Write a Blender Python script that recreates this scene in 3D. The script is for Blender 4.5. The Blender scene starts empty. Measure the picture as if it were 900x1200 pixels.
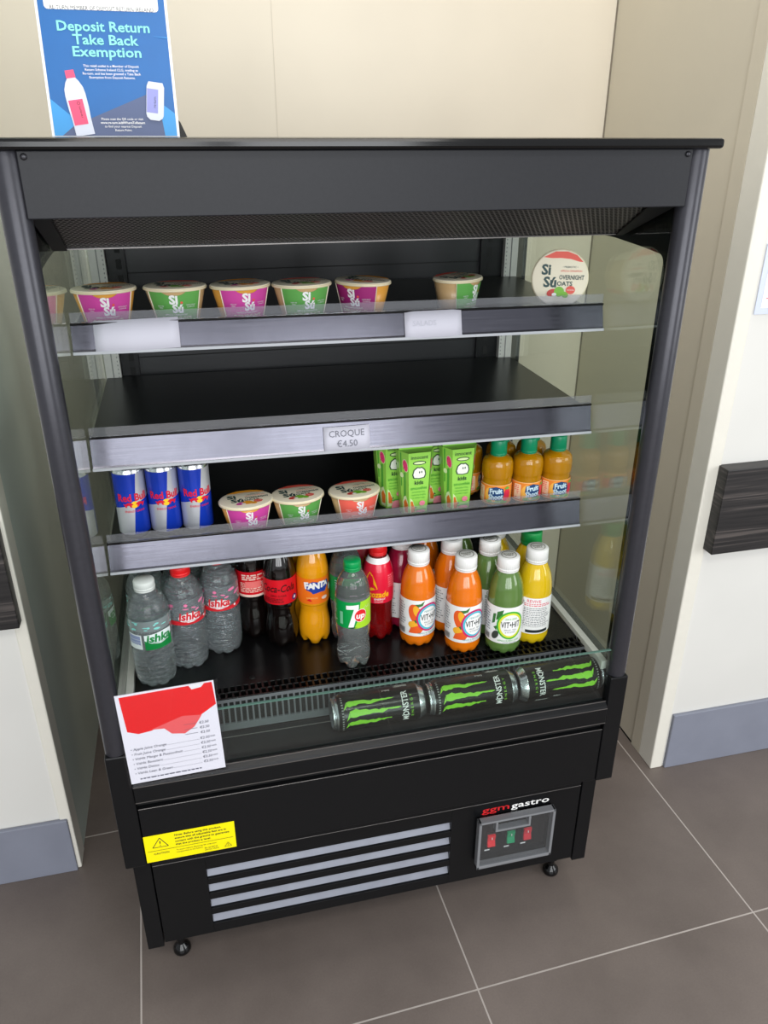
import bpy, bmesh, math, random
from mathutils import Vector, Matrix
random.seed(7)
SC = bpy.context.scene
COL = SC.collection
PI = math.pi
def rad(d): return d * PI / 180

# ------------------------------------------------------------------ materials
MATS = {}
def lin(c):
    c = c / 255.0
    return c / 12.92 if c <= 0.04045 else ((c + 0.055) / 1.055) ** 2.4
def rgb(t): return (lin(t[0]), lin(t[1]), lin(t[2]), 1.0)

def M(name, col, rough=0.5, metal=0.0, coat=0.0, trans=0.0, ior=1.45, noise=0.0, nscale=40.0, bump=0.0, spec=0.5, sss=0.0, emit=None, es=0.0):
    """procedural principled material: colour varied a little by noise, roughness too"""
    if name in MATS: return MATS[name]
    m = bpy.data.materials.new(name); m.use_nodes = True
    nt = m.node_tree; b = nt.nodes['Principled BSDF']
    b.inputs['Base Color'].default_value = rgb(col)
    b.inputs['Roughness'].default_value = rough
    b.inputs['Metallic'].default_value = metal
    b.inputs['IOR'].default_value = ior
    b.inputs['Specular IOR Level'].default_value = spec
    b.inputs['Coat Weight'].default_value = coat
    b.inputs['Coat Roughness'].default_value = 0.05
    b.inputs['Transmission Weight'].default_value = trans
    if sss:
        b.inputs['Subsurface Weight'].default_value = sss
        b.inputs['Subsurface Radius'].default_value = (0.02, 0.012, 0.006)
    if emit:
        b.inputs['Emission Color'].default_value = rgb(emit)
        b.inputs['Emission Strength'].default_value = es
    if noise or bump:
        tc = nt.nodes.new('ShaderNodeTexCoord')
        nz = nt.nodes.new('ShaderNodeTexNoise'); nz.inputs['Scale'].default_value = nscale
        nz.inputs['Detail'].default_value = 4
        nt.links.new(tc.outputs['Object'], nz.inputs['Vector'])
        if noise:
            hs = nt.nodes.new('ShaderNodeMixRGB'); hs.blend_type = 'MULTIPLY'
            hs.inputs['Fac'].default_value = noise
            hs.inputs['Color1'].default_value = rgb(col)
            rp = nt.nodes.new('ShaderNodeValToRGB')
            rp.color_ramp.elements[0].position = 0.3; rp.color_ramp.elements[0].color = (.35, .35, .35, 1)
            rp.color_ramp.elements[1].position = 0.7
            nt.links.new(nz.outputs['Fac'], rp.inputs['Fac'])
            nt.links.new(rp.outputs['Color'], hs.inputs['Color2'])
            nt.links.new(hs.outputs['Color'], b.inputs['Base Color'])
        if bump:
            bp = nt.nodes.new('ShaderNodeBump'); bp.inputs['Strength'].default_value = bump
            bp.inputs['Distance'].default_value = 0.002
            nt.links.new(nz.outputs['Fac'], bp.inputs['Height'])
            nt.links.new(bp.outputs['Normal'], b.inputs['Normal'])
    MATS[name] = m
    return m

def glass_mat(name, tint, gain=1.8, rough=0.0, haze=0.0):
    """thin pane: tinted see-through plus Fresnel mirror (two faces)"""
    if name in MATS: return MATS[name]
    m = bpy.data.materials.new(name); m.use_nodes = True
    nt = m.node_tree; nt.nodes.remove(nt.nodes['Principled BSDF'])
    out = nt.nodes['Material Output']
    tr = nt.nodes.new('ShaderNodeBsdfTransparent'); tr.inputs['Color'].default_value = rgb(tint)
    gl = nt.nodes.new('ShaderNodeBsdfGlossy'); gl.inputs['Roughness'].default_value = rough
    gl.inputs['Color'].default_value = (1, 1, 1, 1)
    # Schlick reflectance from |N.I|, so both faces of a pane mirror alike
    ge = nt.nodes.new('ShaderNodeNewGeometry'); dt = nt.nodes.new('ShaderNodeVectorMath'); dt.operation = 'DOT_PRODUCT'
    nt.links.new(ge.outputs['Normal'], dt.inputs[0]); nt.links.new(ge.outputs['Incoming'], dt.inputs[1])
    def mth(op, a, b):
        n = nt.nodes.new('ShaderNodeMath'); n.operation = op
        for i, x in enumerate((a, b)):
            if isinstance(x, (int, float)): n.inputs[i].default_value = x
            else: nt.links.new(x, n.inputs[i])
        return n.outputs[0]
    p5 = mth('POWER', mth('SUBTRACT', 1.0, mth('ABSOLUTE', dt.outputs['Value'], 0.0)), 5.0)
    mu = nt.nodes.new('ShaderNodeMath'); mu.operation = 'MULTIPLY'; mu.inputs[1].default_value = gain; mu.use_clamp = True
    nt.links.new(mth('ADD', mth('MULTIPLY', p5, .96), .04), mu.inputs[0])
    mx = nt.nodes.new('ShaderNodeMixShader')
    nt.links.new(mu.outputs[0], mx.inputs[0]); nt.links.new(tr.outputs[0], mx.inputs[1]); nt.links.new(gl.outputs[0], mx.inputs[2])
    last = mx
    if haze:
        df = nt.nodes.new('ShaderNodeBsdfDiffuse'); df.inputs['Color'].default_value = (.8, .82, .85, 1)
        m2 = nt.nodes.new('ShaderNodeMixShader'); m2.inputs[0].default_value = haze
        nt.links.new(mx.outputs[0], m2.inputs[1]); nt.links.new(df.outputs[0], m2.inputs[2]); last = m2
    nt.links.new(last.outputs[0], out.inputs['Surface'])
    MATS[name] = m
    return m

WHITE = M('print_white', (240, 240, 238), .5)
DARK = M('print_dark', (30, 38, 40), .5)
BLK = M('powder_black', (15, 16, 18), .34, noise=.25, nscale=300, bump=.06, spec=.32)
BLKH = M('header_black', (36, 37, 41), .42, noise=.15, nscale=200, bump=.04, spec=.3)
BLKG = M('gloss_black', (10, 10, 11), .12)
BLKD = M('gap_black', (6, 6, 6), .7)
EDGE = M('bare_edge', (120, 116, 114), .35, .6)

# ------------------------------------------------------------------ mesh builder
class MB:
    def __init__(s): s.v = []; s.f = []; s.m = []; s.s = []; s.mats = []
    def mi(s, m):
        if m not in s.mats: s.mats.append(m)
        return s.mats.index(m)
    def add(s, vs, fs, m, smooth=False):
        k = len(s.v); i = s.mi(m)
        s.v += [tuple(v) for v in vs]
        for f in fs: s.f.append([k + j for j in f]); s.m.append(i); s.s.append(smooth)
        return s
    def box(s, x0, x1, y0, y1, z0, z1, m):
        vs = [(x, y, z) for z in (z0, z1) for y in (y0, y1) for x in (x0, x1)]
        return s.add(vs, [(0, 2, 3, 1), (4, 5, 7, 6), (0, 1, 5, 4), (2, 6, 7, 3), (0, 4, 6, 2), (1, 3, 7, 5)], m)
    def prism(s, poly, x0, x1, m, axis='x'):
        """poly of (y,z) swept along x"""
        n = len(poly)
        if axis == 'x':
            vs = [(x0, a, b) for a, b in poly] + [(x1, a, b) for a, b in poly]
        else:  # poly (x,z) swept along y
            vs = [(a, x0, b) for a, b in poly] + [(a, x1, b) for a, b in poly]
        fs = [tuple(range(n))[::-1], tuple(range(n, 2 * n))] + [(i, (i + 1) % n, n + (i + 1) % n, n + i) for i in range(n)]
        return s.add(vs, fs, m)
    def lathe(s, prof, m, n=40, rmod=None, c=(0, 0, 0), cap0=True, cap1=True, smooth=True, sy=1.0):
        vs = []; fs = []
        for j, (r, z) in enumerate(prof):
            for i in range(n):
                a = 2 * PI * i / n
                rr, zz = (r, z) if not rmod else rmod(r, z, a)
                vs.append((c[0] + rr * math.cos(a), c[1] + rr * math.sin(a) * sy, c[2] + zz))
        for j in range(len(prof) - 1):
            for i in range(n):
                k = (i + 1) % n
                fs.append((j * n + i, j * n + k, (j + 1) * n + k, (j + 1) * n + i))
        if cap0: fs.append(tuple(range(n))[::-1])
        if cap1: fs.append(tuple(range((len(prof) - 1) * n, len(prof) * n)))
        return s.add(vs, fs, m, smooth)
    def tube(s, path, r, m, n=10):
        vs = []; fs = []
        P = [Vector(p) for p in path]
        for j, p in enumerate(P):
            t = (P[min(j + 1, len(P) - 1)] - P[max(j - 1, 0)]).normalized()
            a = t.orthogonal().normalized() if abs(t.z) < .9 else Vector((1, 0, 0))
            a = (a - t * a.dot(t)).normalized(); b = t.cross(a)
            for i in range(n):
                th = 2 * PI * i / n
                vs.append(p + a * (r * math.cos(th)) + b * (r * math.sin(th)))
        for j in range(len(P) - 1):
            for i in range(n):
                k = (i + 1) % n; fs.append((j * n + i, j * n + k, (j + 1) * n + k, (j + 1) * n + i))
        fs.append(tuple(range(n))[::-1]); fs.append(tuple(range((len(P) - 1) * n, len(P) * n)))
        return s.add(vs, fs, m, True)
    def grid(s, fn, us, vs_, m, smooth=True):
        nu, nv = len(us), len(vs_)
        pts = [fn(u, v) for v in vs_ for u in us]
        fs = [(j * nu + i, j * nu + i + 1, (j + 1) * nu + i + 1, (j + 1) * nu + i) for j in range(nv - 1) for i in range(nu - 1)]
        return s.add(pts, fs, m, smooth)
    def build(s, name, parent=None, bevel=0.0, loc=None, rot=None, solid=0.0):
        me = bpy.data.meshes.new(name); me.from_pydata(s.v, [], s.f)
        for m in s.mats: me.materials.append(m)
        me.polygons.foreach_set('material_index', s.m)
        me.polygons.foreach_set('use_smooth', s.s)
        me.update()
        o = bpy.data.objects.new(name, me); COL.objects.link(o)
        if parent: o.parent = parent
        if loc: o.location = loc
        if rot: o.rotation_euler = rot
        if solid:
            md = o.modifiers.new('thick', 'SOLIDIFY'); md.thickness = solid; md.offset = -1
        if bevel:
            md = o.modifiers.new('bevel', 'BEVEL'); md.width = bevel; md.segments = 2; md.limit_method = 'ANGLE'; md.angle_limit = rad(40)
        return o

def lin_(a, b, n): return [a + (b - a) * i / (n - 1) for i in range(n)]

# ------------------------------------------------------------------ flat print wrapped on surfaces
_TX = {}
def text_flat(body, bold=0.0, shear=0.0):
    key = (body, bold, shear)
    if key in _TX: return _TX[key]
    c = bpy.data.curves.new('t', 'FONT'); c.body = body; c.resolution_u = 2; c.offset = bold; c.shear = shear
    o = bpy.data.objects.new('t', c); me = o.to_mesh()
    vs = [(v.co.x, v.co.y) for v in me.vertices]; fs = [tuple(p.vertices) for p in me.polygons]
    o.to_mesh_clear(); bpy.data.objects.remove(o); bpy.data.curves.remove(c)
    if not vs: vs = [(0, 0)]; fs = []
    x0 = min(v[0] for v in vs); x1 = max(v[0] for v in vs)
    vs = [(x - x0, y) for x, y in vs]
    _TX[key] = (vs, fs, x1 - x0)
    return _TX[key]

class Print:
    """layers of flat shapes in (u, v) metres, mapped onto a surface by fn(u, v, offset)"""
    def __init__(s, fn, step=0.0, base=0.0004, inc=0.00022):
        s.mb = MB(); s.fn = fn; s.step = step; s.k = 0; s.base = base; s.inc = inc
    def put(s, vs, fs, m, layer=None, smooth=True):
        off = s.base + s.inc * (s.k if layer is None else layer)
        if layer is None: s.k += 1
        if s.step:
            bm = bmesh.new(); bv = [bm.verts.new((a, b, 0)) for a, b in vs]
            for f in fs:
                try: bm.faces.new([bv[i] for i in f])
                except ValueError: pass
            bm.normal_update()
            a0 = min(v[0] for v in vs); a1 = max(v[0] for v in vs)
            if a1 - a0 > s.step:
                k = math.floor(a0 / s.step) + 1
                while k * s.step < a1:
                    bmesh.ops.bisect_plane(bm, geom=bm.verts[:] + bm.edges[:] + bm.faces[:], dist=1e-7, plane_co=(k * s.step, 0, 0), plane_no=(1, 0, 0)); k += 1
            bm.verts.index_update()
            vs = [(v.co.x, v.co.y) for v in bm.verts]; fs = [[v.index for v in f.verts] for f in bm.faces]
            bm.free()
        s.mb.add([s.fn(a, b, off) for a, b in vs], fs, m, smooth and bool(s.step))
        return s
    def poly(s, pts, m, layer=None): return s.put(pts, [tuple(range(len(pts)))], m, layer)
    def rect(s, u0, u1, v0, v1, m, layer=None): return s.poly([(u0, v0), (u1, v0), (u1, v1), (u0, v1)], m, layer)
    def rrect(s, u0, u1, v0, v1, r, m, layer=None):
        p = []
        for cx, cy, a0 in ((u1 - r, v0 + r, -90), (u1 - r, v1 - r, 0), (u0 + r, v1 - r, 90), (u0 + r, v0 + r, 180)):
            p += [(cx + r * math.cos(rad(a0 + 22.5 * i)), cy + r * math.sin(rad(a0 + 22.5 * i))) for i in range(5)]
        return s.poly(p, m, layer)
    def ell(s, u, v, a, b, m, rot=0.0, n=24, layer=None):
        c, q = math.cos(rad(rot)), math.sin(rad(rot))
        return s.poly([(u + c * a * math.cos(t) - q * b * math.sin(t), v + q * a * math.cos(t) + c * b * math.sin(t)) for t in [2 * PI * i / n for i in range(n)]], m, layer)
    def text(s, body, u, v, h, m, bold=0.0, shear=0.0, align='c', rot=0.0, w=None, layer=None):
        vs, fs, W = text_flat(body, bold, shear)
        sy = h / 0.7; sx = sy if w is None else w / max(W, 1e-6)
        ox = {'c': -W * sx / 2, 'l': 0.0, 'r': -W * sx}[align]
        c, q = math.cos(rad(rot)), math.sin(rad(rot))
        out = []
        for a, b in vs:
            a = a * sx + ox; b = (b - 0.35) * sy
            out.append((u + c * a - q * b, v + q * a + c * b))
        return s.put(out, fs, m, layer)
    def lines(s, u0, u1, v0, v1, n, m, h=None, jitter=.25):
        """rows of tiny illegible print"""
        h = h or (v1 - v0) / n * .45; lay = s.k; s.k += 1
        for i in range(n):
            v = v1 - (i + .5) * (v1 - v0) / n; u = u0; e = u1 - random.random() * jitter * (u1 - u0)
            while u < e:
                w = random.uniform(1.2, 4.5) * h; s.rect(u, min(u + w, e), v - h / 2, v + h / 2, m, lay); u += w + h * .8
        return s
    def build(s, name, parent): return s.mb.build(name, parent)

def cyl_map(rf, flip=1):
    """u along the girth (0 = facing -y), v = height; rf(v) = radius"""
    def fn(u, v, o):
        r = rf(v); a = -PI / 2 + u / max(rf.ref if hasattr(rf, 'ref') else r, 1e-5)
        return ((r + o) * math.cos(a), (r + o) * math.sin(a), v)
    return fn
def prof_r(prof):
    pr = sorted(prof, key=lambda t: t[1])
    def f(v):
        for (r0, z0), (r1, z1) in zip(pr, pr[1:]):
            if z0 <= v <= z1: return r0 + (r1 - r0) * ((v - z0) / (z1 - z0) if z1 > z0 else 0)
        return pr[-1][0] if v > pr[-1][1] else pr[0][0]
    return f

# ------------------------------------------------------------------ object helpers
def tag(o, label, cat, group=None, kind=None):
    o['label'] = label; o['category'] = cat
    if group: o['group'] = group
    if kind: o['kind'] = kind
    return o
def thing(name, label, cat, loc=(0, 0, 0), rotz=0.0, group=None):
    o = bpy.data.objects.new(name, None); COL.objects.link(o)
    o.empty_display_size = .02
    o.location = loc; o.rotation_euler = (0, 0, rotz)
    return tag(o, label, cat, group)
def dup(root, loc, rot, label, group=None):
    r = root.copy(); COL.objects.link(r); r.location = loc
    r.rotation_euler = rot if isinstance(rot, tuple) else (0, 0, rot)
    r['label'] = label
    if group: r['group'] = group
    for ch in list(root.children):
        c = ch.copy(); COL.objects.link(c); c.parent = r
        for g in list(ch.children):
            d = g.copy(); COL.objects.link(d); d.parent = c
    return r
def place(root, loc, rotz=0.0):
    root.location = loc; root.rotation_euler = (0, 0, rotz); return root
def struct(o): o['kind'] = 'structure'; return o

# ------------------------------------------------------------------ camera
f_px = 927.92
R = Vector((0.97172907, -0.23609459, 0.00139746)); U = Vector((0.10027681, 0.41806808, 0.90286413)); Wv = Vector((0.21374557, 0.87719919, -0.42992372))
cam = bpy.data.cameras.new('camera'); co = bpy.data.objects.new('camera', cam); COL.objects.link(co)
cam.sensor_fit = 'VERTICAL'; cam.sensor_height = 36.0; cam.sensor_width = 27.0; cam.lens = f_px * 36 / 1200
cam.clip_start = .05
mw = Matrix.Identity(4)
for i in range(3): mw[i][0] = R[i]; mw[i][1] = U[i]; mw[i][2] = -Wv[i]
mw[0][3], mw[1][3], mw[2][3] = 0.20166, -1.03762, 1.50312
co.matrix_world = mw
SC.camera = co

# ------------------------------------------------------------------ room
def wall_mat(name, col, tint=(.93, .93, .9)):
    return M(name, col, .62, noise=.10, nscale=3.0, bump=.05)
WALLB = wall_mat('cream_wall', (214, 205, 188))
WALLN = wall_mat('niche_wall', (204, 196, 178))
WALLF = wall_mat('front_wall', (222, 221, 216))
WALLG = wall_mat('grey_niche_wall', (194, 204, 196))
TRIMW = M('white_trim', (228, 225, 214), .45, noise=.05, nscale=30)
BASEB = M('blue_grey_skirting', (132, 136, 150), .5, noise=.15, nscale=12, bump=.05)

def floor_mat():
    m = bpy.data.materials.new('grey_tiles'); m.use_nodes = True; nt = m.node_tree; b = nt.nodes['Principled BSDF']
    tc = nt.nodes.new('ShaderNodeTexCoord'); sp = nt.nodes.new('ShaderNodeSeparateXYZ'); nt.links.new(tc.outputs['Object'], sp.inputs[0])
    def mth(op, a, bv=None, c=None):
        n = nt.nodes.new('ShaderNodeMath'); n.operation = op
        for i, x in enumerate((a, bv, c)):
            if x is None: continue
            if isinstance(x, (int, float)): n.inputs[i].default_value = x
            else: nt.links.new(x, n.inputs[i])
        return n.outputs[0]
    def line(sock, off, per, hw):
        t = mth('FLOORED_MODULO', mth('SUBTRACT', sock, off - per / 2), per)
        return mth('LESS_THAN', mth('ABSOLUTE', mth('SUBTRACT', t, per / 2)), hw)
    # the tiling runs a hair askew to the walls
    yy = mth('ADD', sp.outputs['Y'], mth('MULTIPLY', sp.outputs['X'], -0.035))
    xx = mth('ADD', sp.outputs['X'], mth('MULTIPLY', sp.outputs['Y'], 0.035))
    g = mth('MAXIMUM', line(xx, 0.612, 0.632, 0.0016), line(yy, -0.138, 0.596, 0.0016))
    nz = nt.nodes.new('ShaderNodeTexNoise'); nz.inputs['Scale'].default_value = 2.2; nz.inputs['Detail'].default_value = 8; nz.inputs['Roughness'].default_value = .62
    nt.links.new(tc.outputs['Object'], nz.inputs['Vector'])
    rp = nt.nodes.new('ShaderNodeValToRGB'); rp.color_ramp.elements[0].color = rgb((96, 87, 82)); rp.color_ramp.elements[1].color = rgb((120, 110, 104))
    rp.color_ramp.elements[0].position = .3; rp.color_ramp.elements[1].position = .7
    nt.links.new(nz.outputs['Fac'], rp.inputs['Fac'])
    n2 = nt.nodes.new('ShaderNodeTexNoise'); n2.inputs['Scale'].default_value = 260; nt.links.new(tc.outputs['Object'], n2.inputs['Vector'])
    mx0 = nt.nodes.new('ShaderNodeMixRGB'); mx0.blend_type = 'OVERLAY'; mx0.inputs[0].default_value = .12
    nt.links.new(rp.outputs['Color'], mx0.inputs[1]); nt.links.new(n2.outputs['Fac'], mx0.inputs[2])
    mx = nt.nodes.new('ShaderNodeMixRGB'); nt.links.new(g, mx.inputs[0]); nt.links.new(mx0.outputs[0], mx.inputs[1]); mx.inputs[2].default_value = rgb((176, 168, 162))
    nt.links.new(mx.outputs[0], b.inputs['Base Color'])
    b.inputs['Roughness'].default_value = .42; b.inputs['Specular IOR Level'].default_value = .4
    bp = nt.nodes.new('ShaderNodeBump'); bp.inputs['Strength'].default_value = .25; bp.inputs['Distance'].default_value = .002
    inv = mth('SUBTRACT', 1.0, g); nt.links.new(inv, bp.inputs['Height']); nt.links.new(bp.outputs[0], b.inputs['Normal'])
    return m
struct(MB().box(-3.0, 3.5, -6.0, 1.2, -.05, 0, floor_mat()).build('floor'))
XL, XR, YB, YFL, YFR = -0.163, 1.262, 0.98, 0.365, 0.340
wb = MB().box(XL - .1, XR + .1, YB, YB + .1, 0, 2.9, WALLB)
wb.box(.4395, .4410, YB - .0006, YB, 0, 2.9, M('panel_joint', (196, 188, 172), .7))
struct(wb.build('wall_back'))
struct(MB().box(XR, XR + .06, YFR + .05, YB, 0, 2.9, WALLN).build('wall_right_niche'))
struct(MB().box(XL - .06, XL, YFL + .012, YB, 0, 2.9, WALLG).build('wall_left_niche'))
struct(MB().box(XR + .03, 3.2, YFR + .004, YFR + .06, 0, 2.9, WALLF).build('wall_right_front'))
struct(MB().box(-2.6, XL - .022, YFL + .004, YFL + .06, 0, 2.9, WALLF).build('wall_left_front'))
struct(MB().box(XR - .004, XR + .03, YFR, YFR + .06, 0, 2.9, TRIMW).build('trim_1', bevel=.003))
struct(MB().box(XR - .0035, XR, YFR + .06, YFR + .10, 0, 2.9, WALLN).build('trim_2', bevel=.001))
struct(MB().box(XL - .022, XL + .002, YFL, YFL + .055, 0, 2.9, TRIMW).build('trim_3', bevel=.003))
struct(MB().box(XR + .034, 3.2, YFR - .006, YFR + .004, 0, .172, BASEB).build('baseboard_right', bevel=.002))
struct(MB().box(-2.6, XL - .006, YFL - .007, YFL + .003, 0, .152, BASEB).build('baseboard_left', bevel=.002))
struct(MB().box(XR - .002, XR, YFR + .10, YB, 0, .004, BLKD).build('trim_5'))
struct(MB().box(XR - .003, XR, YB - .003, YB, 0, 2.9, M('corner_gap', (120, 112, 98), .8)).build('trim_4'))

# ebony wood guard boards on the front walls
def ebony():
    m = bpy.data.materials.new('ebony_grain'); m.use_nodes = True; nt = m.node_tree; b = nt.nodes['Principled BSDF']
    tc = nt.nodes.new('ShaderNodeTexCoord'); mp = nt.nodes.new('ShaderNodeMapping'); mp.inputs['Scale'].default_value = (1.2, 6, 46)
    nz = nt.nodes.new('ShaderNodeTexNoise'); nz.inputs['Scale'].default_value = 2.4; nz.inputs['Detail'].default_value = 6; nz.inputs['Distortion'].default_value = .6
    rp = nt.nodes.new('ShaderNodeValToRGB'); e = rp.color_ramp.elements
    e[0].position = .36; e[0].color = rgb((18, 17, 18)); e[1].position = .78; e[1].color = rgb((104, 96, 92))
    q = rp.color_ramp.elements.new(.54); q.color = rgb((40, 37, 37))
    nt.links.new(tc.outputs['Object'], mp.inputs['Vector']); nt.links.new(mp.outputs[0], nz.inputs['Vector']); nt.links.new(nz.outputs['Fac'], rp.inputs['Fac'])
    nt.links.new(rp.outputs[0], b.inputs['Base Color']); b.inputs['Roughness'].default_value = .45
    return m
EB = ebony()
wp = MB().box(0, 1.2, -.036, 0, 0, .205, EB).build('wooden_guard_board', bevel=.0015, loc=(1.286, YFR + .004, .652))
tag(wp, 'dark wood grain guard board on the white wall right of the fridge', 'board')
wp = MB().box(-1.2, 0, -.03, 0, 0, .215, EB).build('wooden_guard_board', bevel=.0015, loc=(-.168, YFL + .004, .664))
tag(wp, 'dark wood grain guard board on the white wall left of the fridge', 'board')
# notice in a plastic sleeve on the right wall
nt_ = thing('wall_notice', 'paper notice in clear sleeve at the right edge of the photo', 'notice', (1.298, YFR + .003, 1.18))
MB().box(0, .21, -.002, 0, 0, .135, M('sleeve_blue', (206, 214, 232), .25)).build('sleeve', nt_)
pp = Print(lambda u, v, o: (u, -.002 - o, v))
pp.rect(.012, .2, .012, .124, WHITE); pp.rect(.02, .19, .03, .032, M('print_pink', (214, 120, 130))); pp.lines(.03, .18, .04, .115, 6, DARK, .003)
pp.build('paper', nt_)

# ------------------------------------------------------------------ the refrigerated display
W = .915
FR = thing('open_display_fridge', 'black open front refrigerated display cabinet with three shelves of food and drinks', 'fridge', (0, 0, 0))
def part(mb, name, bevel=.0012, parent=None): return mb.build(name, parent or FR, bevel=bevel)
part(MB().box(-.007, W + .007, -.009, .66, 1.487, 1.5, BLKG), 'top_lid', .004)
hd = MB().box(.031, W - .031, .004, .03, 1.414, 1.487, BLKH)
part(hd, 'header_panel', .0012)
for x in (.0385, W - .0385):
    sm = MB().lathe([(.0038, 0), (.0038, .0012), (.002, .0022)], M('dark_screw', (58, 58, 62), .35, .6), 14)
    sm.v = [(v[0] + x, .004 - v[2], v[1] + 1.4805) for v in sm.v]
    part(sm, 'header_screw', 0)
part(MB().box(.03, W - .03, .03, .62, 1.44, 1.487, BLK), 'canopy_box', 0)
# honeycomb air outlet under the header
HEX = M('honeycomb_plastic', (96, 93, 90), .5)
hc = MB(); y0h, z0h, y1h, z1h = .0305, 1.4145, .165, 1.362
hv = Vector((0, y1h - y0h, z1h - z0h)); L = hv.length; hv.normalize(); hn = Vector((0, hv.z, -hv.y))  # hn points out/down
if hn.z > 0: hn = -hn
def hp(u, t, o=0): return Vector((u, y0h, z0h)) + hv * t + hn * o
px = .0072; rowh = px * .866
j = 0; t = px * .5
hc.add([hp(.03, 0, -.006), hp(W - .03, 0, -.006), hp(W - .03, L, -.006), hp(.03, L, -.006)], [(0, 1, 2, 3)], BLKD)
vs = []; fs = []
while t < L - px * .4:
    u = .05 + t * .02 + (px / 2 if j % 2 else 0)
    xa = .054 - .004 * t / L; xb = .842 + .030 * t / L
    u = xa + (px / 2 if j % 2 else 0)
    while u < xb:
        k = len(vs)
        for rr in (px * .577, px * .40):
            for i in range(6):
                a = PI / 6 + i * PI / 3
                vs.append(hp(u + rr * math.cos(a), t + rr * math.sin(a), 0 if rr > px * .5 else 0))
        for i in range(6): fs.append((k + i, k + (i + 1) % 6, k + 6 + (i + 1) % 6, k + 6 + i))
        u += px
    t += rowh; j += 1
hc.add(vs, fs, HEX)
part(hc, 'air_outlet_grille', 0)
for xa, xb in ((.03, .052), (.843, W - .03)):
    mbp = MB(); a = hp(xa, 0, .001); b = hp(xb, 0, .001); c = hp(xb - (.004 if xa < .5 else .0), L, .001); d = hp(xa + (.03 if xa > .5 else 0), L, .001)
    mbp.add([a, b, c, d], [(0, 1, 2, 3)], BLKD)
    mbp.build('outlet_end_plate', FR, solid=.002)
part(MB().box(.03, W - .03, .163, .172, 1.3605, 1.366, BLK).box(.03, W - .03, .1622, .1634, 1.3605, 1.3620, EDGE), 'canopy_rear_lip', 0)
part(MB().prism([(.166, 1.366), (.62, 1.366), (.62, 1.44), (.166, 1.44)], .03, W - .03, BLK), 'canopy_liner', 0)

POST = M('anodised_black', (62, 62, 68), .30, .35, noise=.15, nscale=120)
GBORD = M('ceramic_border', (7, 7, 8), .45, spec=.2)
for sgn in (0, 1):
    xc = .0175 if not sgn else W - .0175
    part(MB().lathe([(.0172, .612), (.0172, 1.487)], POST, 32, c=(xc, .0175, 0)), 'corner_post', .0008)
    s = MB()
    xa, xb = (0, .035) if not sgn else (W - .035, W)
    s.box(xa, xb, 0, .66, .366, .612, BLK)
    part(s, 'side_panel', .0025)
    xa, xb = (.004, .034) if not sgn else (W - .034, W - .004)
    part(MB().box(xa, xb, .045, .60, .098, .366, BLK), 'plinth_side', .0015)
    # side glass with black border round its top and front
    gx = .0255 if not sgn else .8895
    GL = glass_mat('side_glass', (243, 250, 245), 1.0)
    sg = MB().box(gx - .0025, gx + .0025, .03, .60, .612, 1.44, GL)
    sgo = part(sg, 'side_glass', 0)
    xo = gx - .0028 if not sgn else gx + .0028
    # border as one outline: front band + top band with a rounded inner corner
    def bpt(y, z): return (xo, y, z)
    yi = .050; zt = 1.352; zt2 = 1.344; rc = .014
    inner = [(yi, .612), (yi, zt2 - rc)] + [(yi + rc - rc * math.cos(a), zt2 - rc + rc * math.sin(a)) for a in lin_(0, PI / 2, 7)] + [(.12, zt2 + .004), (.20, zt), (.60, zt)]
    outer = [(.028, .612), (.028, zt2 - rc)] + [(.028, zt2 - rc + .09 * i / 6) for i in range(7)] + [(.12, 1.44), (.20, 1.44), (.60, 1.44)]
    gb = MB(); n = len(inner)
    sx = 1 if sgn else -1
    gb.add([bpt(*p) for p in inner] + [bpt(*p) for p in outer] + [(xo + sx * .001, p[0], p[1]) for p in inner] + [(xo + sx * .001, p[0], p[1]) for p in outer],
           [(i, i + 1, n + i + 1, n + i) for i in range(n - 1)] + [(2 * n + i, 2 * n + i + 1, 3 * n + i + 1, 3 * n + i) for i in range(n - 1)] + [(i, i + 1, 2 * n + i + 1, 2 * n + i) for i in range(n - 1)], GBORD)
    gb.build('glass_border', sgo)
    # pale seal under the glass and the white rear channel
    SEAL = M('pale_channel', (206, 206, 200), .45, noise=.12, nscale=80)
    xa, xb = (.0285, .041) if not sgn else (.874, .8865)
    part(MB().box(xa, xb, .03, .60, .612, .629, SEAL), 'glass_channel', .0008)
    xa, xb = (.0285, .058) if not sgn else (.857, .8865)
    ch = MB().box(xa, xb, .585, .632, .612, 1.366, SEAL)
    ch.box((xa + xb) / 2 - .001, (xa + xb) / 2 + .001, .5835, .586, .612, 1.366, M('slot_grey', (150, 152, 150), .6))
    for zz in lin_(.64, 1.355, 90): ch.box(xa + (.024 if not sgn else .003), xa + (.0262 if not sgn else .0052), .5842, .586, zz - .0018, zz + .0018, M('slot_grey', (150, 152, 150), .6))
    part(ch, 'rear_channel', .001)
    xa, xb = (.059, .094) if not sgn else (.808, .856)
    up = MB().box(xa, xb, .596, .632, .612, 1.366, BLK)
    xm = (xa + xb) / 2 - (.004 if sgn else -.004)
    for zz in lin_(.66, 1.34, 24): up.box(xm - .005, xm + .005, .5955, .597, zz - .009, zz + .009, BLKD)
    part(up, 'shelf_upright', .001)
    part(MB().box((.002 if not sgn else W - .01), (.01 if not sgn else W - .002), .60, .66, .612, 1.487, BLK), 'rear_corner', .001)
bp = MB().box(.094, .808, .604, .66, .612, 1.366, M('back_panel_black', (24, 26, 29), .36, noise=.3, nscale=2.5))
for z in (1.262, 1.098, .92): bp.box(.094, .808, .6028, .6045, z, z + .0018, BLKD)
part(bp, 'back_panel', 0)
for x, z in ((.45, 1.112), (.45, 1.30)):
    pass
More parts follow.
